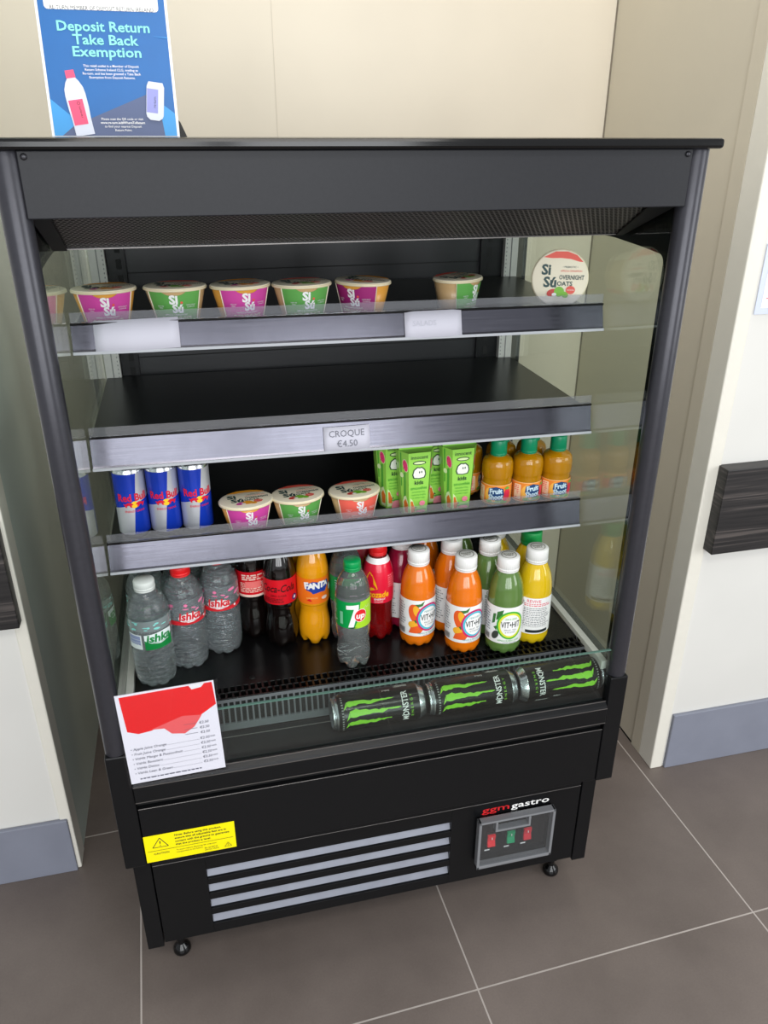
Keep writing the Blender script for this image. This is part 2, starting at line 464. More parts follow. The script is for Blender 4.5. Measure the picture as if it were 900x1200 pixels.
sc = MB().lathe([(.0035, 0), (.0035, .0016), (.002, .0024)], M('steel_screw', (150, 150, 150), .3, 1), 14)
sc.v = [(v[0] + .418, .6035 - v[2], v[1] + 1.118) for v in sc.v]
part(sc, 'panel_screw', 0)

# shelves
STRIP = M('ticket_strip_plastic', (90, 90, 99), .2, .85, noise=.12, nscale=55)
def brushed():
    m = STRIP; nt = m.node_tree; b = nt.nodes['Principled BSDF']
    tc = nt.nodes.new('ShaderNodeTexCoord'); mp = nt.nodes.new('ShaderNodeMapping'); mp.inputs['Scale'].default_value = (3, 60, 160)
    nz = nt.nodes.new('ShaderNodeTexNoise'); nz.inputs['Scale'].default_value = 3; nz.inputs['Detail'].default_value = 5
    nt.links.new(tc.outputs['Object'], mp.inputs[0]); nt.links.new(mp.outputs[0], nz.inputs['Vector'])
    mr = nt.nodes.new('ShaderNodeMapRange'); mr.inputs['To Min'].default_value = .08; mr.inputs['To Max'].default_value = .30
    nt.links.new(nz.outputs['Fac'], mr.inputs['Value']); nt.links.new(mr.outputs[0], b.inputs['Roughness'])
brushed()
LIPC = glass_mat('clear_lip', (240, 241, 246), 1.2, 0.02, .07)
SHELFB = M('shelf_black', (20, 23, 23), .30, noise=.2, nscale=4)
LEAN = rad(.5)          # the shelves hang a touch higher at their left end
def lift(x): return (.8855 - x) * math.tan(LEAN)
SH = [1.232, 1.058, .862]
ST = [(1.243, 1.205), (1.066, 1.020), (.880, .833)]
for k in range(3):
    z = SH[k]; zt, zb = ST[k]
    s = part(MB().box(.0295, .8855, .203, .592, z - .012, z, SHELFB), 'shelf', .001)
    xs0, xs1 = .030, .8855
    ps = MB()
    # sloping ticket rail: face leans back, with a dark top ledge and a bright bottom lip
    ps.prism([(.201, zt), (.191, zb + .004), (.1885, zb), (.194, zb - .001), (.2035, zb + .004), (.2065, zt)], xs0, xs1, STRIP)
    part(ps, 'ticket_rail', .0006, s)
    part(MB().box(xs0, xs1, .1985, .2075, zt, zt + .0035, BLKG), 'rail_cap', .0005, s)
    part(MB().box(xs0, xs1, .1868, .1892, zb - .003, zb + .0015, M('rail_lip_pale', (176, 180, 186), .2)), 'rail_bottom_lip', .0004, s)
    part(MB().box(xs0 + .001, xs1 - .001, .2005, .2022, zt + .0035, zt + .0185, LIPC), 'clear_front_lip', 0, s)
    for xa in (.064, .823):
        if k == 1 or True:
            part(MB().prism([(.592, z - .012), (.592, z - .05), (.50, z - .024), (.40, z - .012)], xa, xa + .004, BLK), 'shelf_bracket', 0, s)
    s.rotation_euler = (0, LEAN, 0); s.location = Vector((.8855, 0, z)) - Matrix.Rotation(LEAN, 3, 'Y') @ Vector((.8855, 0, z))
# little steel hook at the upright
for sgn, x in ((0, .084), (1, .826)):
    part(MB().tube([(x, .594, 1.118), (x - .004, .592, 1.124), (x - .005, .592, 1.135), (x, .592, 1.143), (x + .003, .592, 1.138), (x + .003, .592, 1.128)], .0013, M('steel_screw', (150, 150, 150), .3, 1), 8), 'shelf_hook', 0)

# deck
ZD = .62
DECKM = M('deck_black', (15, 14, 15), .24, noise=.15, nscale=8)
def slotted_deck():
    mb = MB(); x0, x1 = .042, .873
    mb.box(x0, x1, .128, .60, ZD - .012, ZD, DECKM)
    # perforated front band: two staggered rows of round-ended slots modelled as bars with gaps
    mb.box(x0, x1, .0955, .0985, ZD - .006, ZD, DECKM)
    mb.box(x0, x1, .1115, .1135, ZD - .006, ZD, DECKM)
    p = .0118
    x = x0
    while x < x1 - .004:
        mb.box(x, x + .0042, .0985, .1115, ZD - .006, ZD, DECKM)
        mb.box(x + p / 2, x + p / 2 + .0042, .1135, .128, ZD - .006, ZD, DECKM)
        x += p
    mb.box(x0, x1, .0955, .128, ZD - .022, ZD - .02, BLKD)
    return mb
dk = part(slotted_deck(), 'bottom_deck', .0004)
dh = MB().lathe([(.0055, 0), (.0055, .0004)], BLKD, 20, c=(.246, .145, ZD + .0002))
part(dh, 'drain_hole', 0)
# slotted air inlet panel behind the front glass
INL = M('inlet_grey', (104, 106, 110), .4, .2)
ip = MB(); Pa = Vector((0, .0955, ZD - .002)); Pb = Vector((0, .085, .559)); iv = (Pb - Pa); il = iv.length; iv.normalize(); inn = Vector((0, -1, -.25)).normalized()
def ipt(x, t, o=0): q = Pa + iv * t + inn * o; return (x, q.y, q.z)
ip.add([ipt(.042, 0, -.004), ipt(.873, 0, -.004), ipt(.873, il, -.004), ipt(.042, il, -.004)], [(0, 1, 2, 3)], BLKD)
def bar(x0, x1, t0, t1):
    ip.add([ipt(x0, t0), ipt(x1, t0), ipt(x1, t1), ipt(x0, t1), ipt(x0, t0, -.003), ipt(x1, t0, -.003), ipt(x1, t1, -.003), ipt(x0, t1, -.003)],
           [(0, 1, 2, 3), (4, 7, 6, 5), (0, 4, 5, 1), (1, 5, 6, 2), (2, 6, 7, 3), (3, 7, 4, 0)], INL)
bar(.042, .873, 0, .006); bar(.042, .873, il - .013, il)
x = .042
while x < .868:
    bar(x, x + .0032, .006, il - .013); x += .0104
part(ip, 'air_inlet_panel', 0)
gt = MB().box(.036, .879, .0165, .086, .548, .5565, M('gutter_black', (44, 44, 47), .4)).box(.036, .879, .070, .0715, .5565, .5573, EDGE)
part(gt, 'front_gutter', .0005)
part(MB().box(.0365, .8785, .0110, .0160, .554, .6665, glass_mat('front_glass', (242, 248, 245), 1.0)), 'front_glass', 0)
part(MB().box(.0365, .8785, .0112, .0158, .666, .6675, M('glass_edge_green', (120, 160, 148), .15, trans=.4)), 'front_glass_edge', 0)
bm_ = MB().prism([(.0105, .5575), (.006, .5565), (-.001, .551), (-.003, .546), (-.003, .514), (-.001, .512), (.03, .512), (.03, .5475), (.0105, .5475)], .0355, .8795, BLK)
part(bm_, 'front_bumper', .0008)
part(MB().box(.0355, .8795, .0050, .0062, .5560, .5575, EDGE).box(.0355, .8795, -.0036, -.0024, .5455, .5468, EDGE).box(.0355, .8795, -.0032, -.0018, .5120, .5132, EDGE), 'bumper_edge_line', 0)
part(MB().box(.0355, .8795, .012, .034, .470, .514, BLKD), 'bumper_recess', 0)
fp = MB().box(.0365, .8785, .002, .03, .368, .4935, BLK)
fp.box(.0365, .8785, .0012, .003, .4928, .4940, EDGE)
part(fp, 'front_panel', .001)
part(MB().box(.0355, .8795, .03, .60, .35, .552, BLKD), 'base_body', 0)
lp = MB()
xl0, xl1 = .036, .879
yl = .047
LZ = [(.277, .253), (.237, .213), (.197, .172), (.156, .130)]
# panel built round the four louvre openings
lp.box(xl0, .129, yl, .06, .106, .366, BLK); lp.box(.604, xl1, yl, .06, .106, .366, BLK)
zz = [.366] + [q for ab in LZ for q in ab] + [.106]
for i in range(0, len(zz), 2): lp.box(.129, .604, yl, .06, zz[i + 1], zz[i], BLK)
lp.box(xl0, xl1, yl - .001, yl + .002, .310, .3112, EDGE)
part(lp, 'kick_panel', .0006)
part(MB().box(xl0, xl1, .075, .60, .10, .352, BLKD), 'machine_bay', 0)
LOUV = M('louvre_reflected_grey', (146, 150, 162), .42, .25, noise=.2, nscale=30)  # brightness of the reflected floor and sky is put into this slat colour
for a, b in LZ:
    part(MB().prism([(.0515, b + .001), (.0600, a - .0005), (.0625, a + .001), (.0625, b - .001), (.0525, b - .0005)], .1295, .6035, LOUV), 'louvre', 0)
for x, y in ((.058, .105), (.868, .105), (.058, .55), (.868, .55)):
    ft = MB().lathe([(.015, 0), (.0175, .004), (.0175, .011), (.013, .018), (.007, .024), (.007, .102)], BLKG, 20, c=(x, y, 0))
    ft.lathe([(.013, .044), (.013, .06)], BLK, 6, c=(x, y, 0), smooth=False)
    part(ft, 'levelling_foot', .0005)
# maker's lettering
RED = M('print_red', (206, 36, 40), .45)
lg = Print(lambda u, v, o: (u, yl - o, v))
lg.text('ggm', .667, .2925, .0150, RED, bold=.008, align='l', w=.058); lg.text('gastro', .729, .2915, .0150, WHITE, bold=.012, align='l', w=.082)
lg.build('maker_lettering', FR)
# switch box with clear cover
swb = MB().box(.657, .816, yl - .006, yl, .156, .279, BLKG)
swo = part(swb, 'switch_box', .002)
CLR = glass_mat('clear_cover', (244, 246, 247), 1.0, .03, .02)
FRM = M('clear_plastic_rim', (150, 152, 156), .2, trans=.35)
part(MB().box(.660, .813, yl - .020, yl - .018, .159, .276, CLR), 'switch_cover', 0, swo)
rim = MB()
for (a, b, c, d) in ((.655, .818, .276, .281), (.655, .818, .154, .162), (.655, .661, .154, .281), (.812, .818, .154, .281), (.690, .695, .254, .276), (.760, .765, .254, .276), (.690, .765, .250, .255)):
    rim.box(a, b, yl - .022, yl - .006, c, d, FRM)
part(rim, 'cover_rim', .0015, swo)
for x, cc in ((.688, (214, 40, 48)), (.730, (20, 140, 92)), (.766, (190, 40, 52))):
    rk = MB().box(x - .011, x + .011, yl - .0075, yl - .006, .196, .234, BLKD)
    rk.prism([(yl - .0075, .200), (yl - .0135, .202), (yl - .0095, .215), (yl - .0125, .230), (yl - .0075, .231)], x - .008, x + .008, M('lit_rocker_%d' % cc[0], cc, .25, coat=.4, emit=cc, es=.25))
    rk.box(x - .0008, x + .0008, yl - .0138, yl - .0125, .222, .227, WHITE)
    rk.lathe([(.002, 0), (.002, .0003)], WHITE, 10, c=(0, 0, -9)) if False else None
    rk.box(x - .012, x - .001, yl - .0066, yl - .006, .186, .189, WHITE)
    part(rk, 'rocker_switch', .0004, swo)
# caution label
YEL = M('caution_yellow', (246, 232, 0), .45)
cl = Print(lambda u, v, o: (.0365 + u, .002 - o, .3705 + v))
cl.rect(0, .152, 0, .061, YEL)
lay = cl.k; cl.k += 1
def stroke(P, a, b, w, m, layer=None):
    dx, dy = b[0] - a[0], b[1] - a[1]; l = math.hypot(dx, dy) or 1; nx, ny = -dy / l * w / 2, dx / l * w / 2
    P.poly([(a[0] - nx, a[1] - ny), (b[0] - nx, b[1] - ny), (b[0] + nx, b[1] + ny), (a[0] + nx, a[1] + ny)], m, layer)
def tri(P, cx, cy, s, m, layer):
    a, b, c = (cx - s, cy - s * .75), (cx + s, cy - s * .75), (cx, cy + s * .85)
    for p, q in ((a, b), (b, c), (c, a)): stroke(P, p, q, s * .1, m, layer)
    P.text('!', cx, cy - s * .1, s * .9, m, layer=layer)
tri(cl, .026, .042, .013, DARK, lay)
cl.text('CAUTION', .026, .018, .004, DARK, bold=.01)
for i, t in enumerate(('Note: Before using this product,', 'ensure that all adjustable feet are in', 'contact with the ground to guarantee', 'that the product is level.')):
    cl.text(t, .051, .054 - i * .0072, .0042, DARK, bold=.012, align='l', layer=cl.k)
cl.k += 1
stroke(cl, (.004, .0255), (.148, .0255), .0006, DARK)
cl.text('To ensure balance dispensing, lift compressor', .051, .0195, .0026, DARK, align='l'); cl.text('transportation to the balance', .051, .0145, .0026, DARK, align='l')
cl.text('Be careful of', .098, .012, .003, DARK, align='l'); cl.text('electric shock', .098, .0075, .003, DARK, align='l')
tri(cl, .138, .011, .006, DARK, cl.k)
cl.build('caution_label', FR)

# ------------------------------------------------------------------ paper tickets, price card
PAPER = M('ticket_paper', (196, 196, 208), .75)
PENCIL = M('pencil_grey', (112, 114, 124), .7)
def ticket(x0, x1, zt, zb, k, label, words, tilt):
    zT, zB = ST[k]
    o = thing('price_ticket', label, 'ticket', ((x0 + x1) / 2, .1925, zb + lift((x0 + x1) / 2) - (.0015 if k < 2 else 0)), 0, None)
    o.rotation_euler = (0, LEAN, 0)
    w = x1 - x0; h = zt - zb
    sl = (.201 - .191) / (zT - zB - .004)     # follows the leaning rail
    def yy(v): return (zb + v - zB - .004) * sl + .191 - .1945 - .0012
    mb = MB(); n = 8
    fn = lambda u, v: (u, yy(v) - .001 * math.sin(PI * (u / w + .5)), v + u * tilt)
    mb.grid(fn, lin_(-w / 2, w / 2, 9), lin_(0, h, 3), PAPER)
    mb.build('paper', o, solid=.0004)
    P = Print(lambda u, v, off: (u, yy(v) - .001 * math.sin(PI * (u / w + .5)) - off - .0004, v + u * tilt), step=.01)
    words(P, w, h)
    if P.mb.v: P.build('writing', o)
    return o
ticket(.062, .184, 1.251, 1.2075, 0, 'blank white paper ticket at left end of the top shelf rail', lambda P, w, h: None, .02)
FAINT = M('faint_grey', (184, 185, 196), .75)
ticket(.535, .631, 1.247, 1.2065, 0, 'blank white paper ticket right of centre on the top shelf rail', lambda P, w, h: P.text('SALADS', -.015, h * .55, .008, FAINT), .01)
def croque(P, w, h):
    P.text('CROQUE', 0, h * .72, .0105, PENCIL, w=.06); P.text('\u20ac4.50', 0, h * .30, .0105, PENCIL)
ticket(.398, .476, 1.062, 1.0225, 1, 'small ticket with handwritten CROQUE on the middle shelf rail', croque, .01)

cd = thing('price_card', 'red and white drinks price card in clear sleeve at the lower left front glass', 'price card', (.110, .0085, .5560), 0)
cd.rotation_euler = (rad(-3), rad(-1.5), 0)
cb = MB().box(-.075, .075, -.0125, -.0115, .001, .172, M('card_paper', (238, 238, 242), .5))
cb.build('card', cd)
MB().box(-.079, .081, -.0140, -.0132, -.006, .174, glass_mat('sleeve_clear', (250, 250, 252), .45, .03, .0)).build('clear_sleeve', cd)
CR = M('card_red', (236, 22, 24), .5); CR2 = M('card_pink', (240, 96, 96), .5)
P = Print(lambda u, v, o: (u, -.0125 - o, v), inc=.0001)
P.poly([(-.069, .168), (.072, .170), (.074, .128), (.045, .110), (.035, .098), (.012, .088), (-.004, .094), (-.012, .104), (-.03, .098), (-.05, .096), (-.066, .103)], CR)
P.poly([(-.03, .1), (-.01, .098), (0, .086), (.02, .082), (.036, .092), (.05, .112), (.02, .116)], CR2)
P.poly([(.036, .171), (.062, .172), (.055, .164), (.04, .162)], WHITE)
rows = ['Still Water', 'Sparkling Water', 'Cola', 'Orange Blackcurrant', 'Apple Juice Orange', 'Fruit Juice Orange', 'VitHit Mango & Passionfruit', 'VitHit Boosters', 'VitHit Detox', 'VitHit Lean & Green']
rows = rows[4:]
GT = M('card_text', (96, 98, 112), .6)
for i, t in enumerate(rows):
    v = .068 - i * .0094
    P.text('\u2022 ' + t, -.066, v, .0046, GT, align='l', shear=.2, layer=P.k)
    wt = text_flat('\u2022 ' + t, 0, .2)[2] * .0046 / .7
    u = -.064 + wt
    while u < .040: P.rect(u, u + .0008, v - .0022, v - .0014, GT, P.k); u += .0022
    P.text('\u20ac2.50', .042, v, .0044, GT, align='l', shear=.2, layer=P.k); P.text('each', .058, v + .0008, .003, GT, align='l', layer=P.k)
for i in range(3):
    v = .098 - i * .0094
    P.rect(.02, .04, v, v + .0006, GT, P.k); P.text('\u20ac2.50', .044, v, .0044, GT, align='l', shear=.2, layer=P.k)
P.k += 1; P.lines(-.06, .06, .006, .012, 1, GT, .002)
P.build('print', cd)

# ------------------------------------------------------------------ poster on its easel on the lid
ps = thing('standing_poster', 'blue Deposit Return poster standing on top of the fridge', 'poster', (.128, .25, 1.5005))
ps.rotation_euler = (rad(-12), 0, 0)
PW, PH = .086, .25
MB().box(-PW, PW, 0, .002, 0, PH, M('poster_white', (236, 238, 242), .4)).build('board', ps)
BLU = M('poster_blue', (24, 100, 168), .4, noise=.08, nscale=30); LBL = M('poster_light_blue', (58, 150, 214), .4); SLT = M('poster_slate', (78, 92, 128), .4)
MINT = M('poster_mint', (136, 226, 208), .4); PNK = M('poster_pink', (232, 80, 118), .4); GREYT = M('poster_pale', (206, 212, 226), .4); LAV = M('poster_lavender', (142, 146, 206), .4)
P = Print(lambda u, v, o: (u, -o, v), inc=.00012)
P.rect(-PW + .0035, PW - .0035, .001, PH, BLU)
P.poly([(-PW + .0035, .048), (-PW + .0035, .001), (-.05, .001), (-.053, .022)], LBL)
P.poly([(-.072, .001), (-.055, .014), (.05, .056), (.056, .05), (.063, .03), (.066, .001)], SLT)
P.poly([(.056, .05), (.063, .03), (.066, .001), (.0825, .001), (.0825, .03)], LBL)
P.rrect(-.0745, .074, .158, .24, .005, WHITE)
P.text('RE-TURN MEMBER OF DEPOSIT RETURN IRELAND', 0, .1605, .005, DARK, w=.135)
for t, v, w in (('Deposit Return', .1385, .121), ('Take Back', .1222, .086), ('Exemption', .1072, .090)):
    P.text(t, -.001 if w > .1 else 0.0, v, .0122, MINT, bold=.018, w=w)
for i, t in enumerate(('This retail outlet is a Member of Deposit', 'Return Scheme Ireland CLG, trading as', 'Re-turn, and has been granted a Take Back', 'Exemption from Deposit Returns.')):
    P.text(t, .003, .0895 - i * .0048, .0031, WHITE, bold=.006, layer=P.k)
P.k += 1
for i, t in enumerate(('Please scan the QR code or visit', 'www.re-turn.ie/#WhereToReturn', 'to find your nearest Deposit', 'Return Point.')):
    P.text(t, .010, .0225 - i * .0048, .003, WHITE, bold=.02 if i == 1 else .004, layer=P.k)
P.k += 1
def rotpts(pts, cx, cy, a):
    c, s_ = math.cos(rad(a)), math.sin(rad(a)); return [(cx + c * x - s_ * y, cy + s_ * x + c * y) for x, y in pts]
bot = [(-.0125, -.04), (.0125, -.04), (.0125, -.02), (.0135, -.005), (.0135, .012), (.0125, .020), (.009, .028), (.0055, .033), (-.0055, .033), (-.009, .028), (-.0125, .020), (-.0135, .012), (-.0135, -.005), (-.0125, -.02)]
P.poly(rotpts(bot, -.047, .041, 8), GREYT)
P.poly(rotpts([(-.0062, .033), (.0062, .033), (.0058, .043), (-.0058, .043)], -.047, .041, 8), PNK)
P.poly(rotpts([(-.0125, -.026), (.006, -.026), (.0062, .006), (-.0128, .006)], -.0455, .041, 8), PNK)
P.text('re-turn', -.0445, .031, .0035, DARK, rot=98); P.text('\u25cb', -.046, .042, .004, DARK)
can = [(-.0105, -.022), (-.006, -.0255), (.006, -.0255), (.0105, -.022), (.0118, -.018), (.0118, .018), (.0095, .024), (-.0095, .024), (-.0118, .018), (-.0118, -.018)]
P.poly(rotpts(can, .057, .046, -7), GREYT)
P.poly(rotpts([(-.0112, -.016), (.004, -.016), (.004, .015), (-.0112, .015)], .057, .046, -7), LAV)
P.text('re-turn', .056, .044, .0035, DARK, rot=83)
P.poly([(.061, .128), (.083, .1265), (.083, .1255)], LBL)
P.build('print', ps)
es = MB().prism([(.080, 0), (.0965, 0), (.0885, .020), (.0865, .022), (.080, .022)], .003, .007, BLK, axis='y')
es.prism([(.003, .0), (.06, .0), (.06, .004), (.007, .022), (.003, .022)], .080, .084, BLK)
es.build('easel', ps)

# ------------------------------------------------------------------ oat pots
CREAM = M('pot_cream', (236, 228, 204), .5); TEAL = M('print_teal', (28, 66, 66), .5); TAN = M('pot_tan', (196, 164, 118), .35, coat=.3); AMB = M('pot_amber', (222, 158, 66), .35, coat=.3)
POTCLR = M('pot_rim', (226, 214, 180), .3, coat=.3)
MAG = M('sleeve_magenta', (206, 70, 158), .5); GRN = M('sleeve_green', (94, 164, 78), .5); COR = M('sleeve_coral', (242, 104, 88), .5); PUR = M('sleeve_purple', (156, 36, 112), .5)
REDDOT = M('dot_coral', (228, 90, 74), .5); APG = M('apple_green', (120, 186, 52), .5); ORF = M('fruit_orange', (238, 160, 40), .5); APR = M('apple_red', (196, 60, 50), .5)
LIDA, LIDB, PH_ = .0475, .0385, .054
def pot_r(v): return .0335 + (.0455 - .0335) * max(0, min(1, v / .05))
def lid_print(P, flavour, full=True):
    fr1, fr2, lobe = {'mango': (ORF, MAG, ORF), 'apple': (APG, APR, REDDOT), 'berry': (APG, COR, COR)}[flavour]
    P.poly([(-.030, .0345), (-.010, .0442), (.010, .0442), (.026, .0385), (.037, .0275), (.030, .0280), (.016, .0320), (.0, .0335), (-.016, .0330)], lobe)
    P.text('Si', -.0240, .0145, .0165, TEAL, bold=.035); P.text('S\u00fa', -.0165, -.0060, .0165, TEAL, bold=.035)
    P.text('\u2022 PREBIOTIC \u2022', .016, .0190, .003, TEAL); P.text('APPLE & CINNAMON' if flavour != 'mango' else 'MANGO & PASSIONFRUIT', .018, .0125, .0032, REDDOT, w=.036)
    P.text('OVERNIGHT', .0195, .0020, .0072, TEAL, bold=.02, w=.042); P.text('OATS', .0085, -.0085, .0072, TEAL, bold=.02)
    P.ell(-.012, -.024, .009, .006, fr2, 20); P.ell(0.0, -.022, .0085, .0085, fr1); P.ell(.010, -.027, .006, .005, fr1, -30); P.ell(-.008, -.027, .004, .003, WHITE, 0)
    P.ell(.019, -.019, .0078, .0068, REDDOT); P.text('HIGH PROTEIN', .019, -.019, .0022, WHITE, w=.012)
def make_pot(label, sleeve, cup, flavour, brown=False):
    o = thing('oat_pot', label, 'oat pot', group=None)
    s = MB(); sy = LIDB / LIDA
    s.lathe([(.031, 0), (.0335, .002), (.0455, .05)], cup, 48, sy=sy)
    s.lathe([(.0455, .0488), (.0485, .0495), (.0485, .0525), (.0462, .0532)], POTCLR, 48, sy=sy)
    s.build('cup', o)
    l = MB().lathe([(LIDA, .0532), (LIDA, .0538), (LIDA - .002, .0544), (.001, .0548)], CREAM, 48, sy=sy); lo = l.build('lid', o)
    P = Print(lambda u, v, q: (u, v * sy, .0550 + q), inc=.00006, base=.0001)
    lid_print(P, flavour); P.build('lid_print', lo)
    def fn(u, v, q):
        r = pot_r(v) + .0016 + q; a = -PI / 2 + u / .042
        return (r * math.cos(a), r * math.sin(a) * sy, v)
    P = Print(fn, step=.004, base=0, inc=.00018)
    hw = .040
    top = [(u, .0525 - .0085 * math.exp(-(u / .017) ** 4)) for u in lin_(hw, -hw, 25)]
    P.poly([(-hw + .001, .002), (hw - .001, .002)] + top, sleeve)
    P.text('Si', -.0015, .0378, .0130, WHITE, bold=.045, shear=0); P.text('S\u00fa', .004, .0240, .0125, WHITE, bold=.045)
    P.ell(.0100, .0330, .0019, .0019, REDDOT)
    P.text('MANGO & PASSIONFRUIT' if flavour == 'mango' else 'APPLE & CINNAMON', 0, .0145, .0026, WHITE, w=.036)
    P.text('OVERNIGHT OATS', .001, .0088, .0050, CREAM, bold=.010, w=.050)
    P.text('HIGH IN', -.022, .0280, .0019, WHITE); P.text('FIBRE', -.022, .0250, .0019, WHITE)
    P.text('WITH FRUIT', .024, .0290, .0019, WHITE); P.text('COMPOTE', .024, .0260, .0019, WHITE)
    # back of the card wrap
    P2 = Print(fn, step=.004, base=0); c0 = PI * .042
    P2.poly([(c0 - .034, .002), (c0 + .034, .002), (c0 + .036, .0525), (c0 - .036, .0525)], CREAM)
    so = P.build('card_sleeve', o); P2.build('sleeve_back', o)
    # turned edges of the card
    for u in (hw, -hw):
        e = MB().add([fn(u, .002, .0002), fn(u, .0525, .0002), fn(u * 1.02, .0525, .0012), fn(u * 1.02, .002, .0012)], [(0, 1, 2, 3)], CREAM)
        e.build('sleeve_edge', o)
    return o
z1, z3 = SH[0] + .0004, SH[2] + .0004
potM = make_pot('magenta sleeved oat pot at the left end of the top shelf', MAG, AMB, 'mango'); place(potM, (.0785, .262, z1), rad(6))
potG = make_pot('green sleeved oat pot on the top shelf, second from the left', GRN, TAN, 'apple'); place(potG, (.184, .264, z1), rad(-4))
g = 'oat pots'
for o in (potM, potG): o['group'] = g
dup(potM, (.284, .262, z1), rad(12), 'magenta sleeved oat pot on the top shelf between two green ones', g)
dup(potG, (.381, .258, z1), rad(6), 'green sleeved oat pot on the top shelf left of the purple one', g)
potP = make_pot('purple sleeved oat pot turned to show its amber cup', PUR, AMB, 'mango'); place(potP, (.482, .262, z1), rad(-42)); potP['group'] = g
potS = make_pot('green sleeved oat pot standing alone, turned to show its tan cup', GRN, TAN, 'apple'); place(potS, (.646, .265, z1), rad(40)); potS['group'] = g
dup(potM, (.266, .257, z3), rad(6), 'magenta sleeved oat pot on the lowest shelf beside the energy drink cans', g)
dup(potG, (.358, .262, z3), rad(6), 'green sleeved oat pot on the lowest shelf between magenta and coral pots', g)
potC = make_pot('coral sleeved oat pot on the lowest shelf, right of the green pot', COR, TAN, 'apple')
place(potC, (.462, .260, z3), rad(8)); potC['group'] = g
# pot standing on its rim, lid to the front
potF = make_pot('oat pot tipped on its side with round lid facing front, right end of top shelf', COR, TAN, 'apple')
for ch in potF.children:
    if ch.name.startswith('sleeve') : pass
place(potF, (.830, .272, z1 + .0478)); potF.rotation_euler = (rad(84), 0, rad(-20)); potF.scale = (.98, 1.20, 1); potF['group'] = g

# ------------------------------------------------------------------ slim energy drink cans
ALU = M('can_aluminium', (206, 208, 212), .22, .95); CBLUE = M('can_blue', (24, 62, 190), .24, .3, coat=.3); CSIL = M('can_silver', (206, 209, 214), .30, .45); CRED = M('can_red', (214, 22, 52), .35); CYEL = M('can_yellow', (250, 200, 40), .35)
def ring_path(r, n=24): return [(r * math.cos(2 * PI * i / n), r * math.sin(2 * PI * i / n)) for i in range(n + 1)]
def make_slim_can(label):
    o = thing('slim_drink_can', label, 'can', group='slim energy drink cans')
    r = .0265
    MB().lathe([(.012, .004), (.018, .0025), (.0205, 0), (.0235, .004), (r, .011), (r, .122), (.0242, .1295), (.0228, .1315)], ALU, 48).build('can_body', o)
    t = MB().lathe([(.0228, .1315), (.0238, .1335), (.0234, .1345), (.0218, .134), (.0208, .131), (.002, .1308)], ALU, 48)
    t.box(-.004, .004, -.013, .004, .1312, .1322, ALU); t.build('can_lid', o)
    P = Print(cyl_map(lambda v: r), step=.0035, base=.0002, inc=.00012)
    hg = PI * r; v0, vm, v1 = .011, .066, .122
    for k in (-1, 0):
        u = k * hg + .0
        a0, a1 = u + .0, u + hg
    for c in (0, hg):
        cv = lambda u: u   # seam at +-hg
        for q in (-1, 0, 1):
            pass
    # two identical faces: blue upper left / silver upper right, silver lower left / blue lower right
    for c in (0.0, hg):
        def w(u): return u + c
        t1, mid, b1 = .008, .001, -.006
        P.poly([(w(-hg / 2), vm - .009), (w(mid), vm + .002), (w(t1), v1), (w(-hg / 2), v1)], CBLUE, 0)
        P.poly([(w(mid), vm + .002), (w(hg / 2), vm + .012), (w(hg / 2), v1), (w(t1), v1)], CSIL, 0)
        P.poly([(w(-hg / 2), v0), (w(b1), v0), (w(mid), vm + .002), (w(-hg / 2), vm - .009)], CSIL, 0)
        P.poly([(w(b1), v0), (w(hg / 2), v0), (w(hg / 2), vm + .012), (w(mid), vm + .002)], CBLUE, 0)
        P.poly([(w(hg / 2 - .0125), v0), (w(hg / 2), v0), (w(hg / 2), v1), (w(hg / 2 - .006), v1)], CBLUE, 1)
        P.text('Red Bull', w(-.002), .0800, .0130, CRED, bold=.03, w=.050, layer=3)
        P.ell(w(0), .0665, .0062, .0062, CYEL, layer=2)
        for sg in (-1, 1):   # the two charging bulls
            bull = [(0.0015, .0005), (.004, .003), (.0075, .0045), (.0115, .004), (.0150, .0015), (.0185, .0025), (.0165, -.001), (.0150, -.0045), (.0125, -.0045), (.0128, -.0015), (.009, -.0005), (.0065, -.0045), (.004, -.0045), (.005, -.001)]
            pts = [(w(sg * a), .0665 + b) for a, b in bull]
            P.poly(pts if sg > 0 else pts[::-1], CRED, 3)
        P.text('ENERGY DRINK', w(0), .0545, .0036, CRED, bold=.01, w=.034, layer=3)
    P.build('printed_wrap', o)
    return o
rb = make_slim_can('blue and silver slim energy drink can, leftmost of the three on the shelf')
place(rb, (.0725, .272, z3), rad(14))
dup(rb, (.1265, .272, z3), rad(10), 'blue and silver slim energy drink can, middle of the three on the shelf')
dup(rb, (.1805, .271, z3), rad(14), 'blue and silver slim energy drink can beside the magenta oat pot')
dup(rb, (.0745, .342, z3), rad(20), 'blue and silver slim energy drink can hidden behind the leftmost one') if False else None

